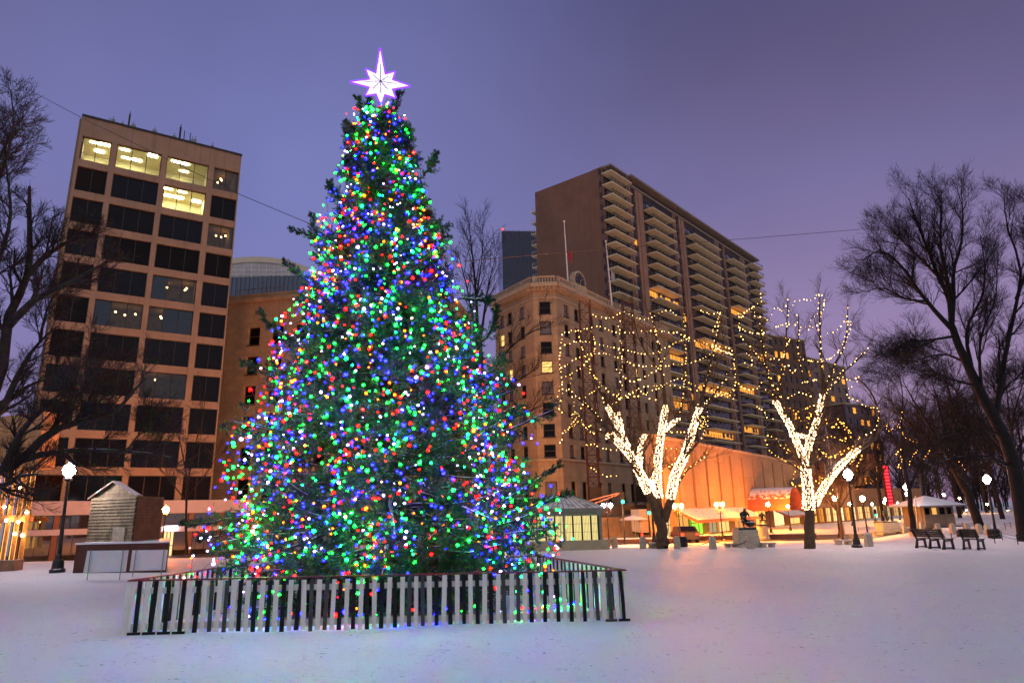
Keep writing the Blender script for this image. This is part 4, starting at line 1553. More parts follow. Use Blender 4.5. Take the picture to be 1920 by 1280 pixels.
hall = T('glass_hall', 'hall with a curved glass roof rising behind the stone block', 'building', at(440, 1000, 130))
arc = []
for i in range(17):
    t = i / 16
    x = 400 + 190 * t
    y = 482 + 26 * (abs(t - .42) / .58) ** 2.2
    arc.append(at(x, y, 130))
mb = MB()
lowp = [at(400, 521, 130), at(590, 521, 130)]
mb.extr([lowp[1], lowp[0]] + [p - Z * 1.2 for p in arc], Vector((0, 30, 0)))
mb.build('glass_vault', M('hall_glass_lit', (.52, .47, .44), .45, .2, .4, .02, spec=.6), hall)  # pale tone gives the vault its lit look, no lamp inside
mb = MB()
for i in range(16):
    a, b = arc[i], arc[i + 1]
    mb.extr([a - Z * 1.2 - Vector((0, .3, 0)), a - Vector((0, .3, 0)), b - Vector((0, .3, 0)), b - Z * 1.2 - Vector((0, .3, 0))], Vector((0, 31, 0)))
mb.build('roof', M('cream_rim', (.70, .58, .42), .7, .05, 1, 0), hall)
mb = MB()
for i in range(14):
    x = 402 + i * 14
    a = at(x, 521, 129.9)
    b = at(x, 496 + 20 * (abs(i / 13 - .42) / .58) ** 2, 129.9)
    mb.tube([a, b], .09, 4)
for k in range(3):
    mb.tube([at(400, 500 + 8 * k, 129.9), at(590, 500 + 8 * k, 129.9)], .07, 4)
mb.build('glazing_bar', m_white, hall)
mb = MB()
a, b = at(400, 521, 130), at(590, 521, 130)
g_ = [Vector((a.x, 129.6, GZ)), Vector((b.x, 129.6, GZ)), Vector((b.x, 160, GZ)), Vector((a.x, 160, GZ))]
mb.prism(g_, GZ, a.z - .1)
n_ = int((b.x - a.x) / .9)
for i in range(n_):
    mb.box((a.x + .45 + i * .9, 129.5, (a.z + 10) / 2), (.35, .16, a.z - 10.2))
mb.build('wall', M('corrugated_wall', (.13, .15, .20), .5, .1, 1, 0), hall)

# --- corner hotel
zc_ = at(998, 519, 95).z
Bh = at_z(998, 519, zc_)
Ah = at_z(928, 554, zc_)
Ch = at_z(1041, 517, zc_)
Dh = at_z(1154, 570, zc_)
FA, FBc, FD = Face(Ah, Bh), Face(Bh, Ch), Face(Ch, Dh)
LD = 40.0
m_hotel = M('hotel_stone', (.47, .325, .19), .85, .12, .6, .15, 15, streak=.35, brick=(FD.u, 1.6, .8, .78))
m_trim = M('stone_trim', (.48, .36, .23), .8, .15, 2, .15, 20, snow=.06, streak=.3)
hotel = T('corner_hotel', 'old stone hotel with splayed corner, cornice and rooftop clock', 'building', Vector((Bh.x, Bh.y, GZ)))
m_sash = M('dark_sash', (.05, .035, .028), .5, .2, 2, 0)
m_blindglass = dark_glass('curtained_glass', (.16, .14, .14), .15, 1.5)
e_win = E('lit_window', (1, .62, .18), 1.5)
rows_px = [(565, 588), (602, 626), (640, 662), (676, 699), (715, 739), (754, 779), (794, 819), (833, 857)]
rows = [(FBc.hit(1022, b)[1], FBc.hit(1022, a)[1]) for a, b in rows_px][::-1]
zl = FBc.hit(1022, 864)[1]      # ledge
zg = FBc.hit(1022, 905)[1]
zwall = zc_ - 2.4
rows_low = [(zg - 2.6, zg + .2)]
wcol = FBc.hit(1034, 580)[0] - FBc.hit(1013, 580)[0]
Lb_ = FBc.L
colsB = [((Lb_ - wcol) / 2, (Lb_ + wcol) / 2)]
aD = [FD.hit(1057, 580)[0], FD.hit(1077, 592)[0]]
colsD = []
st_ = aD[1] - aD[0]
a = aD[0]
while a < LD - 2:
    colsD.append((a, a + 1.35))
    colsD.append((a + st_, a + st_ + 1.35))
    a += st_ * 2 + 1.5
LA = FA.L
aA = [FA.hit(978, 580)[0], FA.hit(955, 600)[0]]
colsA = sorted([(aA[0] - .65, aA[0] + .65), (aA[1] - .65, aA[1] + .65), (1.2, 2.5)])
walls = MB()
for F, L, cols in ((FA, LA, colsA), (FBc, Lb_, colsB), (FD, LD, colsD)):
    grid_wall(walls, F, 0, L, zl + .3, zwall, cols, rows, -.55, 0)
    grid_wall(walls, F, 0, L, GZ, zl, cols, rows_low, -.55, .02)
# block behind the facades
foot = [FA.pt(.1, 0, -.9), FA.pt(LA, 0, -.9), FD.pt(0.3, 0, -.9), FD.pt(LD - .1, 0, -.9), FD.pt(LD - .1, 0, -14), FA.pt(.1, 0, -14)]
walls.prism(foot, GZ, zwall)
walls.build('wall', m_hotel, hotel)
cor = MB()
led = MB()
for F, L, e0, e1 in ((FA, LA, 0, .35), (FBc, Lb_, .25, .25), (FD, LD, .35, 0)):
    led.fbox(F, -e0, L + e1, zl, zl + .3, -.4, .35)
    cor.fbox(F, -e0, L + e1, zwall + .5, zwall + 1.1, -1, 1.05)
    cor.fbox(F, -e0 * .6, L + e1 * .6, zwall, zwall + .5, -1, .45)
    cor.fbox(F, 0, L, zwall - 1.2, zwall - .95, -.3, .14)
    n_ = int(L / .55)
    for i in range(n_):
        a = (i + .5) * L / n_
        cor.fbox(F, a - .13, a + .13, zwall + .1, zwall + .49, .46, .9)
cor.build('cornice', m_trim, hotel)
led.build('ledge', m_trim, hotel)
bal = MB()
for F, L in ((FA, LA), (FBc, Lb_), (FD, LD)):
    bal.fbox(F, 0, L, zwall + 1.12, zwall + 1.35, .15, .5)
    bal.fbox(F, 0, L, zwall + 2.1, zwall + 2.3, .15, .5)
    n_ = int(L / .42)
    for i in range(n_):
        a = (i + .5) * L / n_
        if i % 9 == 0:
            bal.fbox(F, a - .25, a + .25, zwall + 1.35, zwall + 2.1, .12, .53)
        else:
            bal.fbox(F, a - .09, a + .09, zwall + 1.35, zwall + 2.1, .24, .42)
bal.build('balustrade', m_trim, hotel)
litw = {('B', 3), ('A1', 3), ('D6', 2), ('D9', 4), ('A0', 1)}
mrest = MB()
wi = 0
for nm, F, cols in (('A', FA, colsA), ('B', FBc, colsB), ('D', FD, colsD)):
    for c, (a0, a1) in enumerate(cols):
        for r, (z0_, z1_) in enumerate(rows[::-1] + rows_low):
            key = (nm if nm == 'B' else nm + str(c), r)
            if wi >= 98:
                mrest.fbox(F, a0, a1, z0_, z1_, -.35, -.28)
                continue
            wi += 1
            g_ = e_win if key in litw else (m_blindglass if br.random() < .4 else m_dglass)
            window(hotel, F, a0, a1, z0_, z1_, -.28, 1 if r < 8 else 2, m_sash, g_, .11, r < 8, .10)
if mrest.v:
    mrest.build('windows', m_dglass, hotel)['kind'] = 'stuff'
# rooftop clock
cp_ = at(1086, 527, FD.pt(4, 0, 0).y + 1)
ca_, cz_ = FD.hit(1086, 528, .3)
ck = MB()
ck.fbox(FD, ca_ - 1.9, ca_ + 1.9, zwall + 1.2, zwall + 2.5, -.6, .55)
ck.extr([FD.pt(ca_ + 1.75 * math.cos(q), cz_ + 1.75 * math.sin(q), -.45) for q in [i * math.pi / 10 for i in range(20)]], FD.n * .9)
ck.build('clock', m_trim, hotel)
ckp = [o for o in hotel.children if o.name.startswith('clock')][0]
cf = MB()
cf.extr([FD.pt(ca_ + 1.4 * math.cos(q), cz_ + 1.4 * math.sin(q), .46) for q in [i * math.pi / 12 for i in range(24)]], FD.n * .05)
cf.build('clock_face', M('clock_face', (.02, .025, .03), .4, .1, 1, 0), ckp)
ch_ = MB()
for i in range(12):
    q = i * math.pi / 6
    c, s = math.cos(q), math.sin(q)
    ch_.tube([FD.pt(ca_ + c * 1.0, cz_ + s * 1.0, .53), FD.pt(ca_ + c * 1.28, cz_ + s * 1.28, .53)], .06, 4)
ch_.tube([FD.pt(ca_, cz_, .54), FD.pt(ca_ + .45, cz_ + .5, .54)], .06, 4)
ch_.tube([FD.pt(ca_, cz_, .54), FD.pt(ca_ - .15, cz_ - .95, .54)], .05, 4)
ch_.build('clock_hands', M('gilt', (.55, .40, .15), .4, .2, 3, 0, metal=.6), ckp)


def flagpole(b, t, label, flag=None):
    root = T('flagpole', label, 'flagpole', b)
    mb = MB()
    mb.tube([b, t], [.13, .06], 8)
    mb.ball(t, .18, 8, 5)
    mb.build('pole', m_white, root)
    if flag:
        z0_, col_ = flag
        mb = MB()
        n = 7
        for s in (0,):
            vs = []
            for i in range(n):
                for j in range(5):
                    vs.append((b.x + .15 + .09 * i + .05 * math.sin(j * 1.3 + i), b.y - .1 * math.sin(i * 1.4 + j * .3), z0_ - j * .45 - .12 * i))
            fs = [(i * 5 + j, i * 5 + j + 1, (i + 1) * 5 + j + 1, (i + 1) * 5 + j) for i in range(n - 1) for j in range(4)]
            mb.add(vs, fs)
        mb.build('flag', col_, root)


fb1 = at(1065, 522, 98)
flagpole(Vector((fb1.x, 98, zwall + 1)), Vector((fb1.x - .2, 98, at(1058, 415, 98).z)), 'tall white flagpole with a furled red flag on the hotel roof', (at(1061, 466, 98).z, M('red_flag', (.35, .04, .05), .8, .2, 3, 0)))
fb2 = at(1147, 562, 106)
flagpole(Vector((fb2.x, 106, zwall + 1)), Vector((fb2.x - .4, 106, at(1141, 452, 106).z)), 'white flagpole with a furled pale flag nearer the brown tower', (at(1145, 505, 106).z, M('pale_flag', (.4, .38, .42), .8, .2, 3, 0)))


def lattice_mast(px0, py0, px1, py1, y, label):
    b = on_ground(px0, y)
    t = at(px1, py1, y)
    root = T('lattice_mast', label, 'hoist mast', b)
    H_ = t.z - b.z
    s = .75
    mb = MB()
    cs = [(-s, -s), (s, -s), (s, s), (-s, s)]
    for x, yy in cs:
        mb.tube([b + Vector((x, yy, 0)), b + Vector((x, yy, H_))], .07, 4)
    n = int(H_ / 1.5)
    for k in range(n):
        z0_, z1_ = H_ * k / n, H_ * (k + 1) / n
        for i in range(4):
            a, c = cs[i], cs[(i + 1) % 4]
            mb.tube([b + Vector((*a, z0_)), b + Vector((*c, z0_))], .045, 4, False)
            if k % 2:
                a, c = c, a
            mb.tube([b + Vector((*a, z0_)), b + Vector((*c, z1_))], .04, 4, False)
    mb.build('mast_frame', M('rust_paint', (.10, .035, .025), .7, .3, 3), root)
    cb = MB()
    cb.box((b.x, b.y - 1.4, H_ * .12), (1.6, 1.3, 2.4))
    cb.build('hoist_cage', m_frame_dk, root)


lattice_mast(1118, 990, 1098, 565, 93, 'rust red lattice hoist mast in front of the hotel windows')
lattice_mast(1205, 990, 1170, 555, 101, 'rust red lattice hoist mast between hotel and brown apartment tower')

# --- dark glass tower far behind
dt = T('glass_skyscraper', 'dark blue glass tower far behind the hotel roof', 'skyscraper', Vector((at(970, 900, 240).x, 240, GZ)))
q0 = at(941, 433, 240)
q1 = at_z(1012, 434, q0.z)
FG = Face(q0, q1)
mb = MB()
mb.fbox(FG, 0, 24, GZ, q0.z, -24, 0)
mb.build('wall', dark_glass('blue_curtain_wall', (.03, .035, .09), .2, 1.6), dt)
mb = MB()
for i in range(25):
    mb.fbox(FG, i * .98, i * .98 + .22, q0.z - 22, q0.z + .3, .0, .35)
for k in range(24):
    z_ = q0.z - 24 - k * 3.4
    mb.fbox(FG, 0, 24, z_, z_ + .5, .003, .2)
mb.build('mullion', M('blue_fin', (.05, .05, .10), .4, .2, 1, 0), dt)
mb = MB()
for k in range(60):
    i, j = br.randint(0, 11), br.randint(0, 20)
    z_ = q0.z - 27 - j * 3.4
    mb.fbox(FG, i * 2 + .3, i * 2 + 1.5, z_ + .3, z_ + 1.7, .004, .1)
mb.build('window', dark_glass('dusk_window', (.08, .09, .16), .2, 1.5), dt)
mb = MB()
mb.ball(FG.pt(.2, q0.z + .7, 0), .5, 8, 5)
mb.build('beacon', E('red_beacon', (1, .05, .03), 4), dt)

# --- brown apartment tower with balconies
zh = at(1128, 315, 140).z
H0 = at_z(1128, 315, zh)
H1 = at_z(1408, 495, zh)
H2 = at_z(1003, 363, zh)
FH, FW_ = Face(H0, H1), Face(H2, H0)
hi = T('apartment_tower', 'tall brown brick apartment tower with rows of pale balconies', 'apartment building', Vector((H0.x, H0.y, GZ)))
m_brick = M('brown_brick', (.25, .125, .08), .9, .14, .25, .1, 20, streak=.3)
m_pier = M('brown_pier_strip', (.38, .215, .14), .85, .15, .5, .1, 20, streak=.3)
m_spandrel = M('dark_spandrel', (.055, .035, .04), .6, .3, .6, 0)


def aH(cx):
    return FH.hit(920 + cx / 2.559, 300 + (330 + .55 * (cx - 550)) / 2.559)[0]


zs0, zs10 = FH.hit(*c7((532, 62))[0])[1], FH.hit(*c7((590, 650))[0])[1]
fp = (zs0 - zs10) / 10
nf = 22
strips = [(546, 668), (690, 712), (748, 893), (908, 925), (950, 1098), (1118, 1140), (1145, 1222), (1245, 1302)]
cols = [(aH(a), aH(b)) for a, b in strips]
rows = [(zs0 - fp * (k + 1) + 1.0, zs0 - fp * k - .35) for k in range(nf - 1, -1, -1)]
LH = max(FH.L, cols[-1][1] + 1)
mb = MB()
a = 0
for c0, c1 in cols + [(LH, None)]:
    if c0 - a > .05:
        mb.fbox(FH, a, c0, GZ, zh, -.8, .0)
        mb.fbox(FH, a + (c0 - a) * .3, a + (c0 - a) * .7, GZ, zh - .3, 0, .22)
    a = c1
mb.build('pier', m_pier, hi)
mb = MB()
for c0, c1 in cols:
    z = GZ
    for r0, r1 in rows + [(zh - .2, None)]:
        if r0 - z > .02:
            mb.fbox(FH, c0, c1, z, r0, -.8, -.25)
        z = r1
mb.build('spandrel', m_spandrel, hi)
mb = MB()
fp_ = [FH.pt(.02, 0, -1.1), FH.pt(LH - .02, 0, -1.1), FH.pt(LH - .02, 0, -1.1) + (Vector((H2.x, H2.y, 0)) - Vector((H0.x, H0.y, 0))), Vector((H2.x, H2.y, 0))]
fp_ = [Vector((H0.x, H0.y, 0)) + FH.u * .01, FH.pt(.01, 0, -1.1)] if False else fp_
mb.prism(fp_, GZ, zh - .05)
mb.fbox(FW_, 0, FW_.L - .01, GZ, zh + .25, -.6, .02)
mb.build('wall', m_brick, hi)
mb = MB()
mb.fbox(FH, 0, LH + .5, zh, zh + .45, -3, .25)
mb.fbox(FH, 12, LH + .3, zh + 2.4, zh + 2.9, -9, .9)
mb.fbox(FH, 12.5, LH, zh + .45, zh + 2.4, -9, -1.6)
mb.fbox(FH, 1.0, 8.5, zh + .45, zh + .9, -9, 1.9)
mb.build('roof', M('roof_slab', (.30, .23, .17), .8, .15, .6, 0), hi)
m_hglass = dark_glass('flat_glass', (.05, .05, .07), .12, 1.6)
m_curt = M('curtain', (.30, .30, .36), .8, .3, .5, 0)
e_flat = E('lit_flat', (1, .36, .05), 1.6)
rest = MB()
nwin = 0
order = sorted([(r, c) for r in range(nf) for c in range(len(cols))], key=lambda q: (q[1] // 2 + q[0] * .18))
lit_flats = {(8, 2), (11, 4), (15, 4), (6, 6), (18, 6), (13, 2), (19, 4), (4, 1), (9, 3), (12, 5), (16, 3), (14, 6), (17, 2), (10, 7)}  # some of these dim lit flats are added to warm the tower
for r, c in order:
    z1_, z0_ = zs0 - fp * r - .35, zs0 - fp * (r + 1) + 1.0
    a0, a1 = cols[c]
    if (r, c) in lit_flats:
        g_ = e_flat
    else:
        g_ = m_hglass
    if nwin < 98 or (r, c) in lit_flats:
        wn = MB()
        wn.fbox(FH, a0, a1, z0_, z1_, -.6, -.5)
        w_ = wn.build('window', g_, hi)
        fr_ = MB()
        npn = max(2, int((a1 - a0) / 1.3))
        for k in range(npn + 1):
            x = a0 + (a1 - a0) * k / npn
            fr_.fbox(FH, max(a0, x - .06), min(a1, x + .06), z0_, z1_, -.497, -.42)
        fr_.fbox(FH, a0, a1, z0_, z0_ + .1, -.418, -.36)
        fr_.build('window_frame', m_metal, w_)
        nwin += 1
    else:
        rest.fbox(FH, a0, a1, z0_, z1_, -.6, -.5)
o = rest.build('windows', m_hglass, hi)
o['kind'] = 'stuff'
# pale blinds half drawn in some of the flats
bl = MB()
for r in range(nf):
    for c, (a0, a1) in enumerate(cols):
        z1_, z0_ = zs0 - fp * r - .36, zs0 - fp * (r + 1) + 1.0
        n_ = max(1, int((a1 - a0) / 2.2))
        for k in range(n_):
            if br.random() < .33:
                w0 = a0 + (a1 - a0) * (k + .1) / n_
                w1 = a0 + (a1 - a0) * (k + br.uniform(.6, .95)) / n_
                bl.fbox(FH, w0, w1, z1_ - (z1_ - z0_) * br.uniform(.35, .9), z1_, -.495, -.45)
o = bl.build('blinds', m_curt, hi)
o['kind'] = 'stuff'
m_slab = M('uplit_slab', (.86, .72, .44), .8, .1, .6, .05, 10)  # street light from below put into a paler, warmer slab colour
for c, (x0, x1, dep) in enumerate(((550, 652, 2.6), (750, 862, 2.6), (955, 1086, 2.6), (1148, 1216, 2.4), (1252, 1300, 2.4))):
    a0, a1 = aH(x0), aH(x1)
    for r in range(20):
        z_ = zs0 - fp * (r if c in (0, 4) else r + 1)
        if c in (0, 4) and r == 0:
            pass
        mb = MB()
        mb.fbox(FH, a0, a1, z_ - .22, z_, -.24, dep)
        b_ = mb.build('balcony', m_slab, hi)
        rl = MB()
        for k in range(7):
            x = a0 + .05 + (a1 - a0 - .1) * k / 6
            rl.fbox(FH, x - .03, x + .03, z_, z_ + 1.05, dep - .1, dep - .04)
        rl.fbox(FH, a0, a1, z_ + 1.05, z_ + 1.11, dep - .12, dep - .02)
        rl.fbox(FH, a0, a1, z_ + .55, z_ + .59, dep - .095, dep - .045)
        for s in (a0 + .04, a1 - .1):
            rl.fbox(FH, s, s + .05, z_ + 1.05, z_ + 1.1, 0, dep - .12)
            rl.fbox(FH, s, s + .05, z_ + .55, z_ + .59, 0, dep - .1)
        rl.build('railing', m_frame_dk, b_)
# balconies on the far corner, seen edge on
mb = MB()
for k in range(9):
    z_ = zs0 - fp * (k + 1)
    mb.fbox(FW_, -2.0, .3, z_ - .22, z_, -3.4, -.65)
    mb.fbox(FW_, -2.0, -1.94, z_ + 1.0, z_ + 1.06, -3.3, -.8)
    mb.fbox(FW_, -2.0, 0, z_ + 1.0, z_ + 1.06, -.74, -.68)
    mb.fbox(FW_, -2.0, -1.94, z_, z_ + 1.0, -.74, -.68)
mb.build('corner_balconies', m_slab, hi)
# string of warm lights round one balcony
mb = MB()
a0, a1 = aH(985), aH(1080)
z_ = zs0 - fp * 12 + 1.0
for k in range(24):
    mb.ball(FH.pt(a0 + (a1 - a0) * k / 23, z_ + .15 * math.sin(k), 2.6), .13, 6, 4)
o = mb.build('balcony_lights', E('balcony_glow', (1, .5, .15), 12), hi)
o['kind'] = 'stuff'

# --- theatre block with slits and awnings
p0 = at(1297, 833, 78)
zt2 = p0.z
p1 = at_z(1490, 868, zt2)
FY = Face(p0, p1)
aLt = FY.hit(1222, 850)[0]
th = T('theatre_block', 'blank stone theatre block with tall slits lit orange from below', 'theatre', Vector((p0.x, p0.y, GZ)))
m_theatre = M('theatre_stone', (.38, .255, .16), .85, .1, .5, .12, 10, streak=.2, brick=(FY.u, 3.0, 1.5, .86))
z_lo, z_hi = FY.hit(1320, 950)[1], FY.hit(1320, 846)[1]
sl = []
for x in (1296.6, 1321.8, 1345, 1367.6, 1389, 1409, 1427, 1445.7, 1462.8):
    a = FY.hit(x, 850)[0]
    sl.append((a - .36, a + .36))
d_ = sl[1][0] - sl[0][0]
pre = []
a = sl[0][0] - d_
while a > aLt + 1:
    pre.append((a, a + .64))
    a -= d_
sl = sorted(pre) + sl
aE = sl[-1][1] + 24
mb = MB()
grid_wall(mb, FY, aLt, aE, GZ + 3.2, zt2, sl, [(z_lo, z_hi)], -.7, 0)
q0_, q1_ = FY.pt(aLt + .02, 0, -.72), FY.pt(aE, 0, -.72)
mb.prism([q0_, q1_, q1_ + q1_.normalized() * 12, q0_ + Vector((q0_.x * .97, q0_.y, 0)).normalized() * 16], GZ, zt2 - .4)
for k in range(8):
    a = aLt + (aE - aLt) * (k + .5) / 8
    mb.fbox(FY, a - .5, a + .5, GZ, GZ + 3.2, -.7, .05)
mb.build('wall', m_theatre, th)
mb = MB()
mb.fbox(FY, aLt - .1, aE + .1, zt2, zt2 + .35, -1, .12)
mb.build('parapet_cap', m_trim, th)
m_awn = M('red_awning', (.36, .11, .075), .8, .15, 2, .2, 20, snow=.35)
for xa, xb, yt, yb in ((1262, 1392, 952, 972), (1444, 1502, 951, 966)):
    a0, a1 = FY.hit(xa, yt)[0], FY.hit(xb, yt)[0]
    z1_ = FY.hit((xa + xb) / 2, yt)[1]
    mb = MB()
    zz_ = z1_ - 1.15
    mb.extr([FY.pt(a0, z1_, .02), FY.pt(a0, zz_, 2.6), FY.pt(a0, zz_ - .35, 2.6), FY.pt(a0, zz_ - .35, 2.5), FY.pt(a0, z1_ - .15, .02)], FY.u * (a1 - a0))
    mb.build('awning', m_awn, th)
a0, a1 = FY.hit(1391, 950)[0], FY.hit(1440, 950)[0]
zz_ = FY.hit(1415, 952)[1]
rr = (a1 - a0) / 2 * .62
mb = MB()
arcp = [FY.pt((a0 + a1) / 2 + rr * math.cos(q), zz_ - .4 + rr * .8 * math.sin(q), .05) for q in [i * math.pi / 12 for i in range(13)]]
arci = [FY.pt((a0 + a1) / 2 + (rr - .12) * math.cos(q), zz_ - .4 + (rr * .8 - .12) * math.sin(q), .05) for q in [i * math.pi / 12 for i in range(12, -1, -1)]]
for i in range(12):
    mb.extr([arcp[i], arcp[i + 1], arci[11 - i], arci[12 - i]], FY.n * 5.5)
mb.build('canopy', m_awn, th)
for k, (xa, xb, ya, yb, c_, s_) in enumerate(((1240, 1262, 968, 1000, (1, .62, .25), 1.3), (1268, 1290, 974, 1000, (1, .45, .1), 1.0), (1294, 1322, 976, 1000, (.45, 1, .06), 1.1), (1326, 1342, 976, 998, (1, .72, .35), .5), (1346, 1372, 976, 998, (1, .5, .15), 1.6), (1376, 1392, 974, 998, (1, .35, .08), 1.0), (1410, 1436, 962, 996, (1, .38, .08), 2.2), (1444, 1470, 968, 996, (1, .55, .2), 2.5), (1474, 1500, 966, 994, (1, .5, .15), 1.6))):
    a0, a1 = FY.hit(xa, 985, -.5)[0], FY.hit(xb, 985, -.5)[0]
    z1_, z0_ = GZ + 3.1, GZ + .4
    w_ = window(th, FY, a0, a1, z0_, z1_, -.4, 2, m_frame_dk, E('shop_pane', c_, s_), .1, sash=k % 2 == 0)
# lower blocks further along the street
for px0, px1, py0, py1, y, dep, lab, colr, nr, nc in ((1436, 1508, 629, 640, 215, 8, 'brown apartment block behind the plaza elm with amber windows', (.16, .09, .06), 14, 7), (1506, 1584, 669, 690, 230, 8, 'tan apartment block between the elm and the park trees', (.26, .17, .12), 14, 6), (1583, 1642, 757, 765, 215, 8, 'low dark block with glowing windows right of the plaza elm', (.14, .10, .10), 9, 5)):
    p0 = at(px0, py0, y)
    p1 = at_z(px1, py1, p0.z)
    F = Face(p0, p1)
    root = T('apartment_block', lab, 'apartment building', Vector((p0.x, p0.y, GZ)))
    zt_b = p0.z
    cw = F.L / nc
    cols_b = [(cw * i + cw * .22, cw * i + cw * .78) for i in range(nc)]
    ph = (zt_b - GZ - 1) / nr
    rows_b = [(GZ + 1 + ph * k + ph * .28, GZ + 1 + ph * k + ph * .8) for k in range(nr)]
    mb = MB()
    grid_wall(mb, F, 0, F.L, GZ, zt_b, cols_b, rows_b, -.5, 0)
    mb.fbox(F, .02, F.L - .02, GZ, zt_b - .3, -dep, -.7)
    mb.build('wall', M('block_brick', colr, .9, .2, .3, 0), root)
    mb = MB()
    mb.fbox(F, -.2, F.L + .2, zt_b, zt_b + .5, -dep, .3)
    mb.build('roof', m_trim, root)
    n_ = 0
    for r, (z0_, z1_) in enumerate(rows_b):
        for a0, a1 in cols_b:
            if n_ > 98:
                break
            n_ += 1
            mb = MB()
            mb.fbox(F, a0, a1, z0_, z1_, -.35, -.3)
            mb.build('window', e_flat if br.random() < (.16 if nr == 14 else .35) else m_hglass, root)
# --- glowing shops at street level behind the spruce and along the right
for px0, px1, py, y0, y1, lab, seed in ((690, 938, 925, 80, 80, 'single storey shop row glowing amber behind the spruce', 1), (1500, 1600, 905, 112, 128, 'amber shop row behind the plaza elm trunk', 2), (1600, 1730, 915, 135, 150, 'distant amber shop row beyond the red lit sign', 3)):
    p0, p1 = at(px0, py, y0), at(px1, py, y1)
    F = Face(p0, p1)
    root = T('shop_row', lab, 'shops', Vector((p0.x, p0.y, GZ)))
    zt_b = p0.z
    n_ = max(6, int(F.L / 2.6))
    mb = MB()
    mb.fbox(F, 0, F.L, GZ + 3.0, zt_b, -6, 0)
    for i in range(n_ + 1):
        mb.fbox(F, F.L * i / n_ - .2, F.L * i / n_ + .2, GZ, GZ + 3.0, -.5, .02)
    mb.fbox(F, 0, F.L, GZ, GZ + .5, -.6, -.1)
    mb.build('wall', M('shop_wall', (.30, .17, .09), .8, .2, 1), root)
    r2 = random.Random(seed)
    for i in range(n_):
        a0, a1 = F.L * i / n_ + .22, F.L * (i + 1) / n_ - .22
        c_ = r2.choice([(1, .42, .08), (1, .55, .2), (1, .35, .05), (1, .7, .35)])
        window(root, F, a0, a1, GZ + .52, GZ + 2.98, -.3, 2, m_frame_dk, E('shop_row_pane', c_, r2.uniform(.5, 2.0)), .08, sash=True)
# ------------------------------------------------------------------ street lamps
m_lampglass_w = E('lamp_globe_white', (1, .84, .90), 190)
m_lampglass_o = E('lamp_globe_orange', (1, .25, .018), 3600)
m_lampglass_y = E('lamp_globe_amber', (1, .42, .09), 700)


def acorn(mb, c, r):
    return mb.lathe(c, [(r * .45, -r * 1.0), (r * .8, -r * .75), (r * 1.0, -r * .1), (r * .98, r * .25), (r * .8, r * .7), (r * .45, r * .98), (r * .2, r * 1.1)], 14)


def lamp_proto(kind, glass):
    """3.9 m to the middle of the globe"""
    root = T('street_lamp', 'x', 'street lamp', Vector((0, 0, -500)))
    o = ORG[root.name]
    mb = MB()
    mb.lathe(o, [(.27, 0), (.27, .12), (.21, .16), (.19, .42), (.13, .52), (.115, .6), (.13, .64), (.085, .70)], 12)
    mb.build('base', m_iron, root)
    mb = MB()
    top = 3.55 if kind == 'single' else 3.2
    mb.lathe(o, [(.082, .70), (.075, 1.2), (.05, top - .35), (.075, top - .32), (.05, top - .28), (.05, top - .1), (.14, top - .04), (.15, top), (.10, top + .06)], 12)
    if kind != 'single':
        for s in (-1, 1):
            mb.tube([o + Vector((0, 0, top - .25)), o + Vector((s * .22, 0, top - .3)), o + Vector((s * .36, 0, top - .05)), o + Vector((s * .36, 0, 3.62))], .035, 6)
        mb.lathe(o, [(.05, top + .06), (.03, 4.1), (.06, 4.15), (.01, 4.35)], 8)
        mb.box((o.x, o.y, top - .75), (.22, .22, .5))
    mb.build('pole', m_iron, root, smooth=True)
    if kind == 'single':
        g = MB()
        acorn(g, o + Vector((0, 0, 3.9)), .225)
        gl_ = g.build('globe', glass, root, smooth=True)
        f = MB()
        f.lathe(o, [(.07, 4.19), (.09, 4.22), (.05, 4.27), (.07, 4.31), (.01, 4.42)], 10)
        f.build('finial', m_iron, root)
    else:
        for s in (-1, 1):
            g = MB()
            acorn(g, o + Vector((s * .36, 0, 3.88)), .20)
            g.build('globe', glass, root, smooth=True)
    return root


m_lampglass_oo = E('lamp_globe_sodium', (1, .36, .07), 4800)
PROTO = {('single', 'oo'): lamp_proto('single', m_lampglass_oo), ('single', 'w'): lamp_proto('single', m_lampglass_w), ('twin', 'w'): lamp_proto('twin', m_lampglass_w), ('single', 'o'): lamp_proto('single', m_lampglass_o), ('twin', 'o'): lamp_proto('twin', m_lampglass_o), ('single', 'y'): lamp_proto('single', m_lampglass_y)}
used = set()


def lamp(kind, col, gx, gy, y, label, base=None, group=None):
    P = at(gx, gy, y)
    b = Vector((P.x, y, gh(P.x, y)))
    if base is not None:
        b = ground(*base)
        P = at(gx, gy, b.y)
    pr = PROTO[(kind, col)]
    o = pr if (kind, col) not in used else copy_tree(pr)
    used.add((kind, col))
    o.location = b
    s = (P.z - b.z) / 3.9
    o.scale = (max(s, .75), max(s, .75), s)
    # lean as cast iron posts do, towards the globe seen in the picture
    o.rotation_euler = (0, math.atan2(P.x - b.x, P.z - b.z) if base is not None else 0, 0)
    o['label'] = label
    o['group'] = group or 'street lamps of the park and the street'
    return o


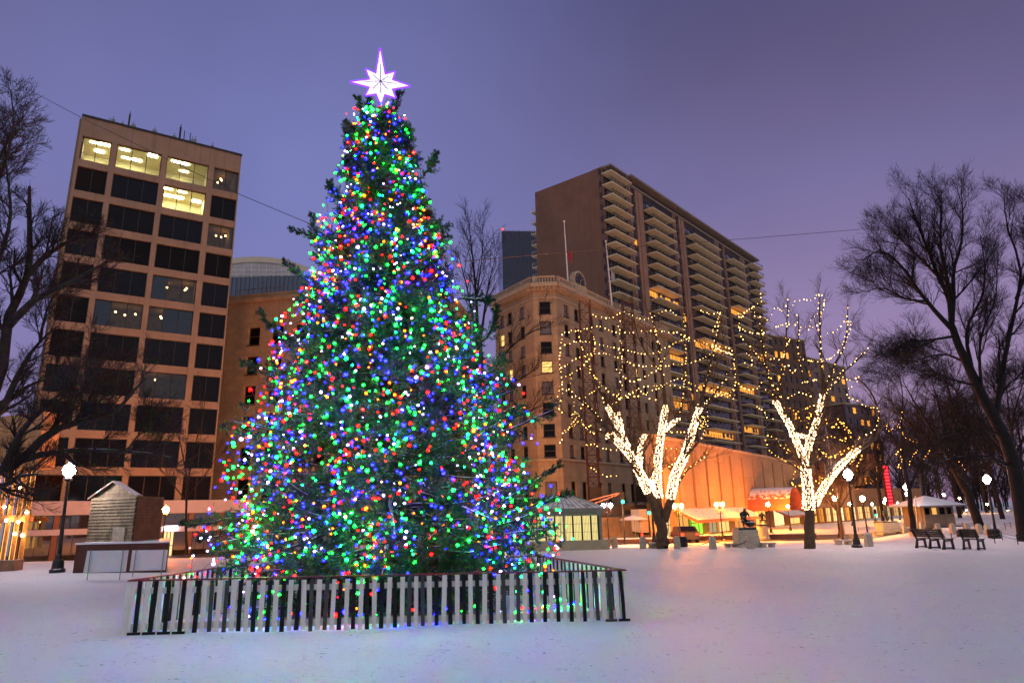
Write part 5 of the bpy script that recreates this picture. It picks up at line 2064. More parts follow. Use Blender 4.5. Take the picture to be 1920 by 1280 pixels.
lamp('single', 'w', 130, 881, 0, 'black street lamp with a bright white globe beside the weathered shed', (107, 1073))
lamp('single', 'w', 1590, 889, 0, 'tall black street lamp with white globe next to the plaza elm', (1607, 1026))
lamp('single', 'w', 1850, 898, 0, 'black street lamp with white globe by the park rails and bin', (1869, 1009))
lamp('single', 'o', 311, 955, 53, 'orange glowing street lamp at the corner of the shed')
lamp('single', 'oo', 893, 945, 71, 'orange street lamp glowing through the right side of the spruce')
lamp('twin', 'w', 1138, 947, 60, 'twin globe violet white lamp just right of the glass kiosk')
lamp('single', 'w', 1219, 907, 48, 'white globe lamp half hidden behind the wrapped elm limb')
lamp('twin', 'o', 1271, 948, 57, 'twin globe lamp right of the first elm trunk')
lamp('twin', 'o', 1349, 945, 66, 'twin globe lamp in the middle of the theatre awning')
lamp('single', 'o', 1440, 945, 80, 'orange lamp at the edge of the arched canopy')
lamp('single', 'o', 1477, 949, 88, 'orange lamp between the arched canopy and the second elm')
lamp('single', 'y', 1565, 933, 66, 'slim amber lamp just right of the second elm trunk')
lamp('single', 'y', 1617, 934, 62, 'slim amber lamp between the tall lamp and the statue plinth')
lamp('single', 'w', 1699, 913, 0, 'white globe lamp beside the tall bare trunk near the booth', (1712, 996))
lamp('single', 'w', 1701, 926, 80, 'white lamp showing just under another globe near the booth')
for gx, gy, y, c, lab in ((1593, 944, 100, 'y', 'tiny far amber lamp right beside the tall lamp pole'), (1635, 945, 105, 'y', 'tiny far amber lamp left of the third statue'), (1658, 941, 110, 'y', 'tiny far amber lamp at the foot of the red sign'), (1660, 936, 118, 'y', 'tiny far lamp overlapping the red sign'), (1683, 943, 112, 'y', 'tiny far amber lamp between red sign and white globe lamp'), (1692, 948, 120, 'y', 'tiny far amber lamp just left of the white globe lamp'), (1770, 927, 120, 'w', 'tiny far white lamp above the booth roof'), (1799, 934, 126, 'y', 'tiny far lamp over the right eave of the booth'), (1851, 945, 130, 'y', 'tiny far lamp under the white globe by the rails'), (1812, 956, 140, 'y', 'tiny far lamp beside the thick tree trunk'), (1798, 954, 150, 'y', 'tiny far lamp low beside the booth wall'), (1890, 957, 150, 'y', 'tiny far lamp near the picture edge'), (1520, 945, 120, 'o', 'far orange lamp behind the second elm trunk')):
    lamp('single', c, gx, gy, y, lab)

# ------------------------------------------------------------------ shed on its low brown wall
shp = T('garden_wall', 'long low red brown wall with snow on top under the shed', 'wall', ground(140, 1074))
b0 = ground(136, 1074)
yW = b0.y
w1 = at(314, 1050, yW)
zt_w = at(220, 1019, yW).z
mb = MB()
kk = (yW + 4.4) / yW
mb.prism([(b0.x, yW), (w1.x, yW), (w1.x * kk, yW + 4.4), (b0.x, yW + 4.4)], -.3, zt_w)
mb.build('wall_face', M('red_brown', (.085, .022, .012), .55, .25, 1.2, .1, 20), shp)
mb = MB()
mb.prism([(b0.x - .04, yW - .04), (w1.x + .04, yW - .04), (w1.x * kk + .04, yW + 4.45), (b0.x - .04, yW + 4.45)], zt_w + .001, zt_w + .068)
mb.build('snow_cap', m_snow, shp)
pc = at(247, 1016, yW + .5)
pl_, pr_ = at(162, 1018, yW + 2.0), at(298, 1013, yW + 3.4)
FL_, FR_ = Face(Vector((pl_.x, pl_.y, 0)), Vector((pc.x, pc.y, 0))), Face(Vector((pc.x, pc.y, 0)), Vector((pr_.x, pr_.y, 0)))
zs_t = at(247, 929, yW + .5).z
shed = T('wooden_shed', 'weathered clapboard shed with a snowy gable standing on the brown wall', 'shed', Vector((pc.x, pc.y, zt_w + .07)))
zb_s = zt_w + .07
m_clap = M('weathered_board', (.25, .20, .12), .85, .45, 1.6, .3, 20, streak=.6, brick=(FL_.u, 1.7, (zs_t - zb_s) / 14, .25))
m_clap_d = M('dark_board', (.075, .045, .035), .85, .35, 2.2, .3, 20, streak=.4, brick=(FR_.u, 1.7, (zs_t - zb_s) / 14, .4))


def boards(F, L, m_, n, seed):
    mb = MB()
    r2 = random.Random(seed)
    h = (zs_t - zb_s) / n
    for k in range(n):
        z0_ = zb_s + h * k
        cuts = sorted([0, L] + [r2.uniform(.2, .8) * L for _ in range(2)])
        for a, b in zip(cuts[:-1], cuts[1:]):
            o_ = r2.uniform(0, .012)
            mb.add([F.pt(a + .004, z0_, .0), F.pt(b - .004, z0_, .0), F.pt(b - .004, z0_, .05 + o_), F.pt(a + .004, z0_, .05 + o_), F.pt(a + .004, z0_ + h, .0), F.pt(b - .004, z0_ + h, .0), F.pt(b - .004, z0_ + h, .014), F.pt(a + .004, z0_ + h, .014)],
                   [(3, 2, 1, 0), (4, 5, 6, 7), (0, 1, 5, 4), (1, 2, 6, 5), (2, 3, 7, 6), (3, 0, 4, 7)])
    return mb


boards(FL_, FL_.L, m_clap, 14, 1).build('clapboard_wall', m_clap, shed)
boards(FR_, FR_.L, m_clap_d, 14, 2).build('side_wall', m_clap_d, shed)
mb = MB()
d2 = Vector((pr_.x - pc.x, pr_.y - pc.y, 0))
c2d = [Vector((pc.x, pc.y, 0)), Vector((pr_.x, pr_.y, 0)), Vector((pl_.x, pl_.y, 0)) + d2, Vector((pl_.x, pl_.y, 0))]
cc = sum(c2d, Vector()) / 4
mb.prism([cc + (p - cc) * .985 for p in c2d], zb_s, zs_t - .01)
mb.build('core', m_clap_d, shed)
ra = FL_.L * .47
zr_ = zs_t + (at(200, 904, yW + 1.3).z - at(200, 930, yW + 1.3).z)
mb = MB()
mb.extr([FL_.pt(.02, zs_t, -.05), FL_.pt(FL_.L - .02, zs_t, -.05), FL_.pt(ra, zr_, -.05)], d2.normalized() * .5)
mb.build('gable', m_clap, shed)
mb = MB()
for a, s in ((-.18, 1), (FL_.L + .1, -1)):
    mb.extr([FL_.pt(a, zs_t - .08, .12), FL_.pt(ra, zr_ + .03, .12), FL_.pt(ra, zr_ + .10, .12), FL_.pt(a, zs_t - .01, .12)], d2.normalized() * .75)
mb.build('roof', M('snowy_roof', (.2, .15, .1), .8, .2, 3, .2, snow=.9), shed)
mb = MB()
mb.fbox(FL_, FL_.L * .6, FL_.L * .86, zb_s, zb_s + .62, .055, .085)
mb.build('hatch', M('hatch_board', (.33, .29, .22), .8, .3, 4, .2), shed)

# ------------------------------------------------------------------ white boards on stakes
m_board = M('white_board', (.78, .78, .82), .6, .06, 1.5, .05, 10)
for pts, stakes, lab in (((((164, 1032), (240.5, 1031), (235, 1071), (156, 1073))), ((172, 1031, 163, 1088), (233, 1030, 224, 1085)), 'blank white board on two stakes nearer the street lamp'),
                         (((248, 1031), (314, 1030), (309, 1068), (243, 1070)), ((257, 1030, 248, 1084), (309, 1029, 302, 1079)), 'blank white board on two stakes nearer the spruce')):
    g0, g1 = ground(stakes[0][2], stakes[0][3]), ground(stakes[1][2], stakes[1][3])
    yb = (g0.y + g1.y) / 2
    root = T('sign_board', lab, 'board', (g0 + g1) / 2, 'blank white boards on stakes')
    q = [at(x, y, yb + (.05 if i < 2 else 0)) for i, (x, y) in enumerate(pts)]
    mb = MB()
    mb.extr(q, Vector((0, .03, 0)))
    mb.build('panel', m_board, root)
    for x0, y0, x1, y1 in stakes:
        t, b = at(x0, y0, yb + .02), at(x1, y1, yb - .04)
        b = Vector((b.x, b.y, gh(b.x, b.y) - .05))
        mb = MB()
        mb.tube([b, t + Vector((0, -.05, 0))], .018, 6)
        mb.build('stake', m_metal, root)

# ------------------------------------------------------------------ glass kiosk
kb = ground(1138, 1029)
yK = kb.y
kx0, kx1 = at(990, 1000, yK).x, at(1126, 1000, yK).x
FK = Face(Vector((kx0, yK, 0)), Vector((kx1, yK - .001, 0)))
kz = gh(kb.x, yK)
kiosk = T('glass_kiosk', 'small glazed kiosk with metal hip roof and glowing yellow panes', 'kiosk', Vector(((kx0 + kx1) / 2, yK + 1.8, kz)))
zpl = at(1100, 1012, yK).z
zgl = at(1100, 966, yK).z
zev = at(1100, 952, yK).z
dK = 3.6
mb = MB()
mb.fbox(FK, -.45, FK.L + .45, kz - .2, zpl, -dK - .4, .25)
mb.build('plinth', M('buff_plinth', (.42, .36, .24), .85, .15, 2, .2, snow=.04, streak=.3), kiosk)
m_green = M('dark_green_metal', (.035, .05, .04), .45, .2, 4, .05)
m_greenl = M('pale_green_metal', (.24, .27, .19), .5, .15, 3, .05)
FKs = Face(Vector((kx1, yK, 0)), Vector((kx1 + .001, yK + dK, 0)))
if FKs.n.x < 0:
    FKs.n = -FKs.n
e_kiosk = E('kiosk_glow', (1, .80, .30), 1.05)
nW = 8
for F, L, n in ((FK, FK.L, nW), (FKs, dK, 6)):
    for i in range(n):
        a0, a1 = L * i / n, L * (i + 1) / n
        wn = MB()
        wn.fbox(F, a0 + .05, a1 - .05, zpl, zgl, -.12, -.1)
        w_ = wn.build('window', e_kiosk, kiosk)
        fr_ = MB()
        for k in range(1, 5):
            x = a0 + .05 + (a1 - a0 - .1) * k / 5
            fr_.fbox(F, x - .008, x + .008, zpl, zgl, -.098, -.075)
        for k in range(1, 3):
            z_ = zpl + (zgl - zpl) * k / 3
            fr_.fbox(F, a0 + .05, a1 - .05, z_ - .008, z_ + .008, -.073, -.06)
        fr_.build('window_frame', m_green, w_)
    mb = MB()
    for i in range(n + 1):
        a = L * i / n
        mb.fbox(F, a - .05, a + .05, zpl, zgl, -.16, .02 if F is FK else .024)
    mb.build('mullion', m_green, kiosk)
for x in (FK.pt(FK.L + .02, 0, .06), FK.pt(-.02, 0, .06), FK.pt(FK.L * .5, 0, .05)):
    mb = MB()
    mb.box((x.x, x.y, (zpl + zgl) / 2), (.10, .08, zgl - zpl))
    for k in range(14):
        h = (zgl - zpl) / 14
        mb.box((x.x, x.y, zpl + h * (k + .5)), (.16, .12, h * .8))
    mb.build('quoin', m_greenl, kiosk)
mb = MB()
mb.fbox(FK, -.12, FK.L + .12, zgl, zgl + (zev - zgl) * .55, -dK - .12, .12)
mb.fbox(FK, -.25, FK.L + .25, zgl + (zev - zgl) * .55 + .004, zev, -dK - .25, .25)
mb.build('entablature', m_greenl, kiosk)
rf = MB()
ap0, ap1 = FK.pt(FK.L * .36, 0, -dK / 2), FK.pt(FK.L * .62, 0, -dK / 2)
za = at(1050, 926, yK + 1.8).z
c = [FK.pt(-.35, zev, .35), FK.pt(FK.L + .35, zev, .35), FK.pt(FK.L + .35, zev, -dK - .35), FK.pt(-.35, zev, -dK - .35)]
A0, A1 = ap0 + Z * za, ap1 + Z * za
rf.add(c + [A0, A1], [(0, 1, 5, 4), (1, 2, 5), (2, 3, 4, 5), (3, 0, 4), (3, 2, 1, 0)])
kr = rf.build('roof', M('seam_roof', (.38, .34, .30), .5, .15, 2, .1, 20, snow=.25), kiosk)
sm_ = MB()
for i in range(15):
    t = i / 14
    e = c[0].lerp(c[1], t)
    r_ = A0.lerp(A1, min(1, max(0, (t - .1) / .8)))
    sm_.tube([e + Z * .02, r_ + Z * .02], .022, 4)
for i in range(9):
    t = i / 8
    sm_.tube([c[1].lerp(c[2], t) + Z * .02, A1 + Z * .02], .022, 4)
sm_.build('roof_seam', m_greenl, kr)

# ------------------------------------------------------------------ granite posts, chains, plinths
def bollard(px, py, hpx, label, group='granite posts along the park edge'):
    b = ground(px, py)
    t = at(px, py - hpx, b.y)
    h = t.z - b.z
    root_mb = MB()
    w_ = .17
    z0_ = b.z - .1
    root_mb.add([(b.x - w_, b.y - w_, z0_), (b.x + w_, b.y - w_, z0_), (b.x + w_, b.y + w_, z0_), (b.x - w_, b.y + w_, z0_),
                 (b.x - w_ * .88, b.y - w_ * .88, b.z + h - .12), (b.x + w_ * .88, b.y - w_ * .88, b.z + h - .12), (b.x + w_ * .88, b.y + w_ * .88, b.z + h - .12), (b.x - w_ * .88, b.y + w_ * .88, b.z + h - .12),
                 (b.x - w_ * .4, b.y - w_ * .4, b.z + h), (b.x + w_ * .4, b.y - w_ * .4, b.z + h), (b.x + w_ * .4, b.y + w_ * .4, b.z + h), (b.x - w_ * .4, b.y + w_ * .4, b.z + h)],
                [(3, 2, 1, 0), (0, 1, 5, 4), (1, 2, 6, 5), (2, 3, 7, 6), (3, 0, 4, 7), (4, 5, 9, 8), (5, 6, 10, 9), (6, 7, 11, 10), (7, 4, 8, 11), (8, 9, 10, 11)])
    o = root_mb.build('stone_post', m_granite, None, b)
    tag(o, label, 'bollard', group)
    return b, h


bs = {}
for px, py, h, lab in ((1153, 1027, 22, 'granite post at the right corner of the glass kiosk'), (1206, 1028, 24, 'granite post left of the first elm trunk'), (1270, 1028, 24, 'granite post right of the first elm beside the bin'), (1337, 1029, 25, 'granite post alone midway between the first elm and the statue'),
                       (1408, 1028, 25, 'granite post right in front of the statue plinth'), (1630, 1024, 27, 'granite post just right of the tall street lamp'), (1697, 999, 16, 'granite post beside the white globe lamp base'), (1760, 1000, 20, 'granite post in front of the booth wall, nearest its door'),
                       (1788, 1000, 20, 'granite post before the right end of the booth'), (1815, 1000, 20, 'granite post between booth and thick trunk'), (1837, 1001, 20, 'granite post before the thick tree trunk'), (1854, 1003, 21, 'granite post touching the far lamp base'), (1730, 996, 18, 'granite post left of the booth by the tall thin pole'), (1534 - 232, 1001, 12, 'small stone post by the theatre kerb')):
    bs[px] = bollard(px, py, h, lab)
for a, b, lab in ((1270, 1337, 'chain slung between the bin post and the lone post'), (1337, 1408, 'chain slung from the lone post to the statue plinth post'), (1206, 1270, 'chain slung behind the first elm trunk')):
    p, q = bs[a][0] + Z * bs[a][1] * .72, bs[b][0] + Z * bs[b][1] * .72
    mb = MB()
    mb.tube([p.lerp(q, t) - Z * .32 * 4 * t * (1 - t) for t in [i / 12 for i in range(13)]], .022, 5)
    tag(mb.build('chain', m_iron, None, p), lab, 'chain', 'chains between granite posts')


def human(mb_name, mat, parent, pose, s, org):
    """one continuous body grown with the skin modifier from a posed skeleton"""
    V = [org + Vector(v[:3]) * s for v in pose['v']]
    o0 = ORG[parent.name]
    me = bpy.data.meshes.new(mb_name)
    me.from_pydata([v - o0 for v in V], pose['e'], [])
    o = link(mb_name, me, mat, parent, o0, False)
    md = o.modifiers.new('skin', 'SKIN')
    sk = me.skin_vertices[0].data
    for i, v in enumerate(pose['v']):
        sk[i].radius = (v[3] * s, v[3] * s)
    sk[0].use_root = True
    md.use_smooth_shade = True
    md2 = o.modifiers.new('sub', 'SUBSURF')
    md2.levels = md2.render_levels = 2
    return o


# a seated, bent over bronze figure: pelvis first
POSE_SEAT = {'v': [(0, 0, .48, .19), (0, -.10, .78, .20), (0, -.26, 1.06, .21), (0, -.38, 1.22, .08), (0, -.46, 1.33, .12), (0, -.50, 1.42, .11),
                   (-.27, -.25, 1.08, .09), (-.34, -.40, .82, .075), (-.18, -.62, .74, .055), (-.10, -.70, .72, .05),
                   (.27, -.25, 1.08, .09), (.35, -.38, .80, .075), (.20, -.62, .70, .055), (.12, -.72, .68, .05),
                   (-.17, -.12, .46, .13), (-.22, -.58, .52, .105), (-.20, -.52, .12, .07), (-.20, -.70, .05, .06),
                   (.17, -.12, .46, .13), (.24, -.56, .50, .105), (.26, -.42, .12, .07), (.28, -.58, .05, .06)],
             'e': [(0, 1), (1, 2), (2, 3), (3, 4), (4, 5), (2, 6), (6, 7), (7, 8), (8, 9), (2, 10), (10, 11), (11, 12), (12, 13), (0, 14), (14, 15), (15, 16), (16, 17), (0, 18), (18, 19), (19, 20), (20, 21)]}
# upright figure raising one arm
POSE_UP = {'v': [(0, 0, .95, .17), (0, 0, 1.2, .17), (0, .02, 1.42, .19), (0, 0, 1.56, .07), (0, -.02, 1.66, .11), (0, -.02, 1.76, .10),
                 (-.22, .02, 1.42, .085), (-.34, -.02, 1.15, .07), (-.30, -.20, .95, .05), (-.27, -.28, .90, .045),
                 (.22, .02, 1.42, .085), (.36, -.05, 1.55, .07), (.45, -.12, 1.80, .05), (.47, -.14, 1.9, .045),
                 (-.10, 0, .88, .13), (-.12, -.06, .5, .09), (-.13, .02, .1, .06), (-.13, -.14, .04, .05),
                 (.10, 0, .88, .13), (.14, -.02, .5, .09), (.15, .06, .1, .06), (.15, -.10, .04, .05)], 'e': POSE_SEAT['e']}


def mirror(p):
    return {'v': [(-v[0], v[1], v[2], v[3]) for v in p['v']], 'e': p['e']}


def statue(pl, pr, pb, pt, label, pose, hpx, rnd=False, rot=0, slab=True):
    b0_ = ground((pl + pr) / 2, pb)
    y = b0_.y
    x0, x1 = at(pl, pb, y).x, at(pr, pb, y).x
    zt_p = at((pl + pr) / 2, pt, y).z
    root = T('statue', label, 'statue', b0_)
    w_ = x1 - x0
    mb = MB()
    cx_ = (x0 + x1) / 2
    if rnd:
        mb.lathe(Vector((cx_, y + w_ / 2, b0_.z - .1)), [(w_ * .52, 0), (w_ * .52, .3), (w_ * .44, .4), (w_ * .40, (zt_p - b0_.z) + .1)], 20)
    else:
        hw = w_ / 2
        mb.add([(cx_ - hw, y, b0_.z - .1), (cx_ + hw, y, b0_.z - .1), (cx_ + hw, y + w_ * .9, b0_.z - .1), (cx_ - hw, y + w_ * .9, b0_.z - .1),
                (cx_ - hw * .93, y + .04, zt_p), (cx_ + hw * .93, y + .04, zt_p), (cx_ + hw * .93, y + w_ * .9 - .04, zt_p), (cx_ - hw * .93, y + w_ * .9 - .04, zt_p)],
               [(3, 2, 1, 0), (4, 5, 6, 7), (0, 1, 5, 4), (1, 2, 6, 5), (2, 3, 7, 6), (3, 0, 4, 7)])
    mb.build('pedestal', m_granite, root)
    if slab:
        mb = MB()
        mb.box((cx_, y + w_ * .45, zt_p + .06), (w_ * .84, w_ * .72, .12))
        mb.build('plinth', m_bronze, root)
    top = Vector((cx_, y + w_ * .5, zt_p + (.12 if slab else 0)))
    hh = at((pl + pr) / 2, pt - hpx, y).z - zt_p
    zmax = max(v[2] for v in pose['v']) + .1
    s = hh / zmax
    f = human('figure', m_bronze, root, pose, s, top)
    return root, top, s


r_, tp_, s_ = statue(1386, 1427, 1026, 993, 'hunched seated bronze figure on the pale stone plinth beside the second elm', POSE_SEAT, 39)
mb = MB()
mb.ball(tp_ + Vector((.35 * s_, -.42 * s_, .28 * s_)), .34 * s_, 10, 6, (1.2, 1, .62))
mb.build('bowl', m_bronze, r_)
statue(1424, 1448, 1012, 985, 'small dark bronze figure on a rounded stone plinth near the arched canopy', mirror(POSE_SEAT), 26, True)
statue(1657, 1691, 1001, 979, 'bronze figure with raised arm on a sloped plinth left of the booth', POSE_UP, 26)
# stone benches by the first plinth and low planter walls
for pl, pr, py, hp, lab in ((1363, 1386, 1026, 8, 'low stone bench left of the statue plinth'), (1430, 1456, 1026, 9, 'low stone bench right of the statue plinth'), (1573, 1600, 1021, 9, 'low stone block at the foot of the thin leaning pole'), (1640, 1692, 1003, 8, 'dark low stone step before the third statue'), (1712, 1738, 1003, 6, 'snowy stone slab behind the first bench'), (1218, 1232, 1028, 11, 'small slatted stone seat left of the first elm trunk')):
    b = ground((pl + pr) / 2, py)
    x0, x1 = at(pl, py, b.y).x, at(pr, py, b.y).x
    h = at((pl + pr) / 2, py - hp, b.y).z - b.z
    root = T('stone_bench', lab, 'stone bench', b)
    mb = MB()
    mb.box(((x0 + x1) / 2, b.y + .3, b.z + h * .85), (x1 - x0, .62, h * .3))
    mb.build('seat', m_granite, root)
    for s in (x0 + .14, x1 - .14):
        mb = MB()
        mb.box((s, b.y + .3, b.z + h * .35 - .04), (.2, .5, h * .7 + .07))
        mb.build('leg', m_granite, root)
    if 'left of the statue' not in lab:
        pass
for pa, pb, h, lab in (((1262, 1014), (1532, 1009), .45, 'long low dark kerb wall with snow on top before the theatre street'), ((1150, 1018), (1262, 1016), .35, 'short low kerb wall with snow behind the first elm')):
    p, q = ground(*pa), ground(*pb)
    d = q - p
    root = T('kerb_wall', lab, 'low wall', p)
    mb = MB()
    mb.extr([p - Z * .1, p + Z * h, p + Z * h + Vector((0, .5, 0)), p + Vector((0, .5, -.1))], d)
    mb.build('wall_face', M('dark_stone', (.10, .055, .045), .8, .2, 3), root)
    mb = MB()
    mb.extr([p + Z * (h + .002) - Vector((0, .04, 0)), p + Z * (h + .09) - Vector((0, .02, 0)), p + Z * (h + .09) + Vector((0, .52, 0)), p + Z * (h + .002) + Vector((0, .54, 0))], d)
    mb.build('snow_cap', m_snow, root)

# ------------------------------------------------------------------ park benches
m_slat = M('bench_slat', (.045, .028, .018), .7, .3, 6, .2, 30, snow=.03)


def park_bench(px0, px1, py0, py1, npost, label):
    b0_, b1_ = ground(px0, py0), ground(px1, py1)
    u = (b1_ - b0_)
    L = u.length
    u.normalize()
    n = Vector((-u.y, u.x, 0))      # away from the camera: the side people sit on
    if n.y < 0:
        n = -n
    root = T('park_bench', label, 'bench', b0_, 'park benches seen from behind')

    def q(s, d, z):
        g = b0_ + u * s + n * d
        return Vector((g.x, g.y, gh(g.x, g.y) + z))
    for i in range(npost):
        s = .08 + (L - .16) * i / (npost - 1)
        mb = MB()
        for pts in ([(-.18, .9), (-.10, .9), (.16, .42), (.10, .40)], [(.09, .43), (.62, .46), (.62, .38), (.09, .36)], [(.08, .42), (.16, .42), (.10, 0), (-.06, 0)], [(.50, .40), (.60, .40), (.66, 0), (.54, 0)], [(-.06, .10), (.60, .10), (.60, .04), (-.06, .04)]):
            mb.extr([q(s - .03, d, z) for d, z in pts], u * .06)
        mb.build('bench_frame', m_iron, root)
    mb = MB()
    for k in range(5):
        d = .16 + k * .10
        mb.extr([q(0, d, .462), q(0, d + .08, .462), q(0, d + .08, .495), q(0, d, .495)], u * L)
    mb.build('seat', m_slat, root)
    mb = MB()
    for k in range(4):
        t = .28 + .22 * k
        d, z = .13 - .24 * t, .42 + .46 * t
        mb.extr([q(0, d + .05, z), q(0, d + .08, z + .01), q(0, d + .045, z + .095), q(0, d + .015, z + .085)], u * L)
    mb.build('backrest', m_slat, root)


park_bench(1716, 1772, 1027, 1030, 3, 'longer dark park bench in the snow seen from behind')
park_bench(1804, 1838, 1030, 1031, 2, 'shorter dark park bench nearest the low park rails')

# litter bins
for px, py, h, lab in ((1279, 1025, 20, 'dark slatted litter bin beside the granite post near the first elm'), (1806, 1006, 12, 'dark square litter bin behind the shorter bench'), (1865, 1009, 18, 'dark litter bin at the far lamp base'), (1577, 993, 13, 'dark litter bin behind the second elm')):
    b = ground(px, py)
    hh = at(px, py - h, b.y).z - b.z
    root = T('litter_bin', lab, 'litter bin', b)
    mb = MB()
    mb.lathe(b, [(.24, 0), (.27, .05), (.30, hh * .85)], 12)
    for k in range(16):
        q = k * math.pi / 8
        mb.box((b.x + .315 * math.cos(q), b.y + .315 * math.sin(q), b.z + hh * .45), (.05, .05, hh * .8), q)
    mb.build('basket', m_iron, root)
    mb = MB()
    mb.lathe(b, [(.33, hh * .85), (.34, hh * .92), (.26, hh)], 14)
    mb.build('rim', m_iron, root)

# ------------------------------------------------------------------ low rails of the park paths on the right
def low_rail(pts, label):
    g = [ground(*p) for p in pts]
    root = T('low_rail', label, 'low fence', g[0], 'low wire rails along the paths')
    for p in g:
        mb = MB()
        mb.tube([p - Z * .05, p + Z * .45], .025, 6)
        mb.ball(p + Z * .47, .035, 6, 4)
        mb.build('post', m_iron, root)
    mb = MB()
    for h in (.40, .22):
        mb.tube([p + Z * h for p in g], .012, 4)
    mb.build('wire', m_iron, root)


low_rail([(1786, 1016), (1824, 1008), (1866, 1018), (1880, 1012), (1909, 1020), (1945, 1016)], 'low wire rail at the right edge beside the shorter bench')
low_rail([(1735, 986), (1747, 994), (1765, 993), (1785, 989), (1806, 990), (1832, 990)], 'low wire rail in front of the booth')
low_rail([(1870, 1008), (1886, 992), (1896, 990), (1911, 989), (1930, 991)], 'low wire rail beyond the far lamp at the right edge')
low_rail([(1610, 996), (1630, 994), (1650, 994), (1672, 993)], 'low wire rail left of the third statue')

# ------------------------------------------------------------------ booth with pyramid roof
bb = ground(1765, 986)
yB = bb.y
x0, x1 = at(1734, 970, yB).x, at(1794, 970, yB).x
ze = at(1760, 949, yB).z
zap = at(1755, 928, yB + 2).z
booth = T('park_booth', 'square stone booth with a snowy pyramid roof at the park path', 'booth', bb)
FBo = Face(Vector((x0, yB, 0)), Vector((x1, yB + .3, 0)))
gz = bb.z - .1
zw0, zw1 = gz + (ze - gz) * .62, gz + (ze - gz) * .95
cw = FBo.L / 4
mb = MB()
cols_ = [(cw * .15, cw * .9), (cw * 1.1, cw * 1.85), (cw * 2.1, cw * 2.9), (cw * 3.1, cw * 3.85)]
grid_wall(mb, FBo, 0, FBo.L, gz, ze, cols_, [(zw0, zw1)], -.3, 0)
mb.fbox(FBo, .02, FBo.L - .02, gz, ze - .02, -3.2, -.4)
mb.build('wall', M('booth_stone', (.22, .17, .13), .85, .2, 2, .2), booth)
for k, (a0, a1) in enumerate(cols_):
    wn = MB()
    wn.fbox(FBo, a0, a1, zw0, zw1, -.2, -.16)
    wn.build('window', m_dglass if k in (0, 2, 3) else E('booth_glow', (1, .5, .12), 1.0), booth)
mb = MB()
r = [FBo.pt(-.9, ze, .9), FBo.pt(FBo.L + .9, ze, .9), FBo.pt(FBo.L + .9, ze, -4.1), FBo.pt(-.9, ze, -4.1)]
apx = FBo.pt(FBo.L / 2, zap, -1.6)
mb.add(r + [p + Z * .12 for p in r] + [apx], [(3, 2, 1, 0), (0, 1, 5, 4), (1, 2, 6, 5), (2, 3, 7, 6), (3, 0, 4, 7), (4, 5, 8), (5, 6, 8), (6, 7, 8), (7, 4, 8)])
mb.build('roof', M('booth_roof', (.2, .2, .22), .7, .1, 2, .2, snow=.9), booth)

# ------------------------------------------------------------------ traffic lights, signs, vehicles
e_green = E('signal_green', (.02, 1, .45), 14)
e_redl = E('signal_red', (1, .02, .01), 10)
m_orange_arm = M('signal_arm', (.38, .16, .08), .5, .2, 3, 0)


def signal(px, gy, y, label, arm=None):
    g = at(px, gy, y)
    b = Vector((g.x, y, gh(g.x, y)))
    root = T('traffic_light', label, 'traffic light', b, 'traffic lights on the street')
    mb = MB()
    mb.tube([b, Vector((g.x, y + .1, g.z + .9))], [.09, .06], 8)
    mb.lathe(b, [(.2, 0), (.18, .35), (.1, .42)], 10)
    mb.build('pole', m_iron, root)
    hd = MB()
    hd.box((g.x, y - .12, g.z + .36), (.36, .2, 1.08))
    for k in range(3):
        hd.tube([Vector((g.x, y - .22, g.z + .36 * k + .1)), Vector((g.x, y - .4, g.z + .36 * k + .08))], .03, 6)
    h_ = hd.build('signal_head', m_black, root)
    ln = MB()
    ln.ball((g.x, y - .25, g.z), .15, 10, 6, (1, .5, 1))
    ln.build('green_lens', e_green, h_)
    if arm:
        mb = MB()
        for p, q in arm:
            mb.tube([at(*p, y), at(*q, y)], .06, 6)
        mb.build('mast_arm', m_orange_arm, root)


signal(1167, 940, 63, 'traffic light showing green on an orange mast arm right of the kiosk', [((1094, 941), (1166, 922)), ((1110, 945), (1168, 923))])
signal(1216, 961, 66, 'traffic light showing green just left of the first elm trunk')
signal(1707, 937, 84, 'traffic light showing green left of the booth roof')
signal(1732, 935, 92, 'traffic light showing green over the left eave of the booth')
signal(1641, 965, 110, 'small far green traffic light left of the third statue')


def car(px, y, col, label, tail=True):
    b = on_ground(px, y)
    root = T('car', label, 'car', b)
    mb = MB()
    # rear view: body and cabin
    prof_ = [(-2.1, .3), (2.0, .3), (2.1, .65), (1.9, .88), (1.05, .95), (.55, 1.4), (-.9, 1.45), (-1.75, 1.0), (-2.12, .92)]
    mb.extr([b + Vector((-.86, s, z)) for s, z in prof_], Vector((1.72, 0, 0)))
    mb.build('body', col, root)
    for sx in (-.8, .8):
        for sy in (-1.3, 1.3):
            wv = MB()
            wv.tube([b + Vector((sx - .1, sy, .32)), b + Vector((sx + .1, sy, .32))], .32, 14)
            wv.build('wheel', m_black, root)
    wn = MB()
    wn.extr([b + Vector((-.7, -1.70, 1.06)), b + Vector((.7, -1.70, 1.06)), b + Vector((.62, -.98, 1.40)), b + Vector((-.62, -.98, 1.40))], Vector((0, -.03, .03)))
    wn.build('rear_window', m_dglass, root)
    for sx in (-.68, .68):
        tl = MB()
        tl.box((b.x + sx, b.y - 2.13, b.z + .78), (.26, .05, .16))
        tl.build('tail_light', e_redl, root)


m_carred = M('car_red', (.25, .02, .02), .3, .1, 2, 0)
m_cardark = M('car_dark', (.03, .03, .04), .3, .1, 2, 0)
m_carwhite = M('car_white', (.6, .6, .62), .35, .08, 2, 0)
car(1284, 64.5, m_cardark, 'dark car with red tail lights at the theatre kerb')
car(1725, 92, m_carred, 'red car left of the booth wall')
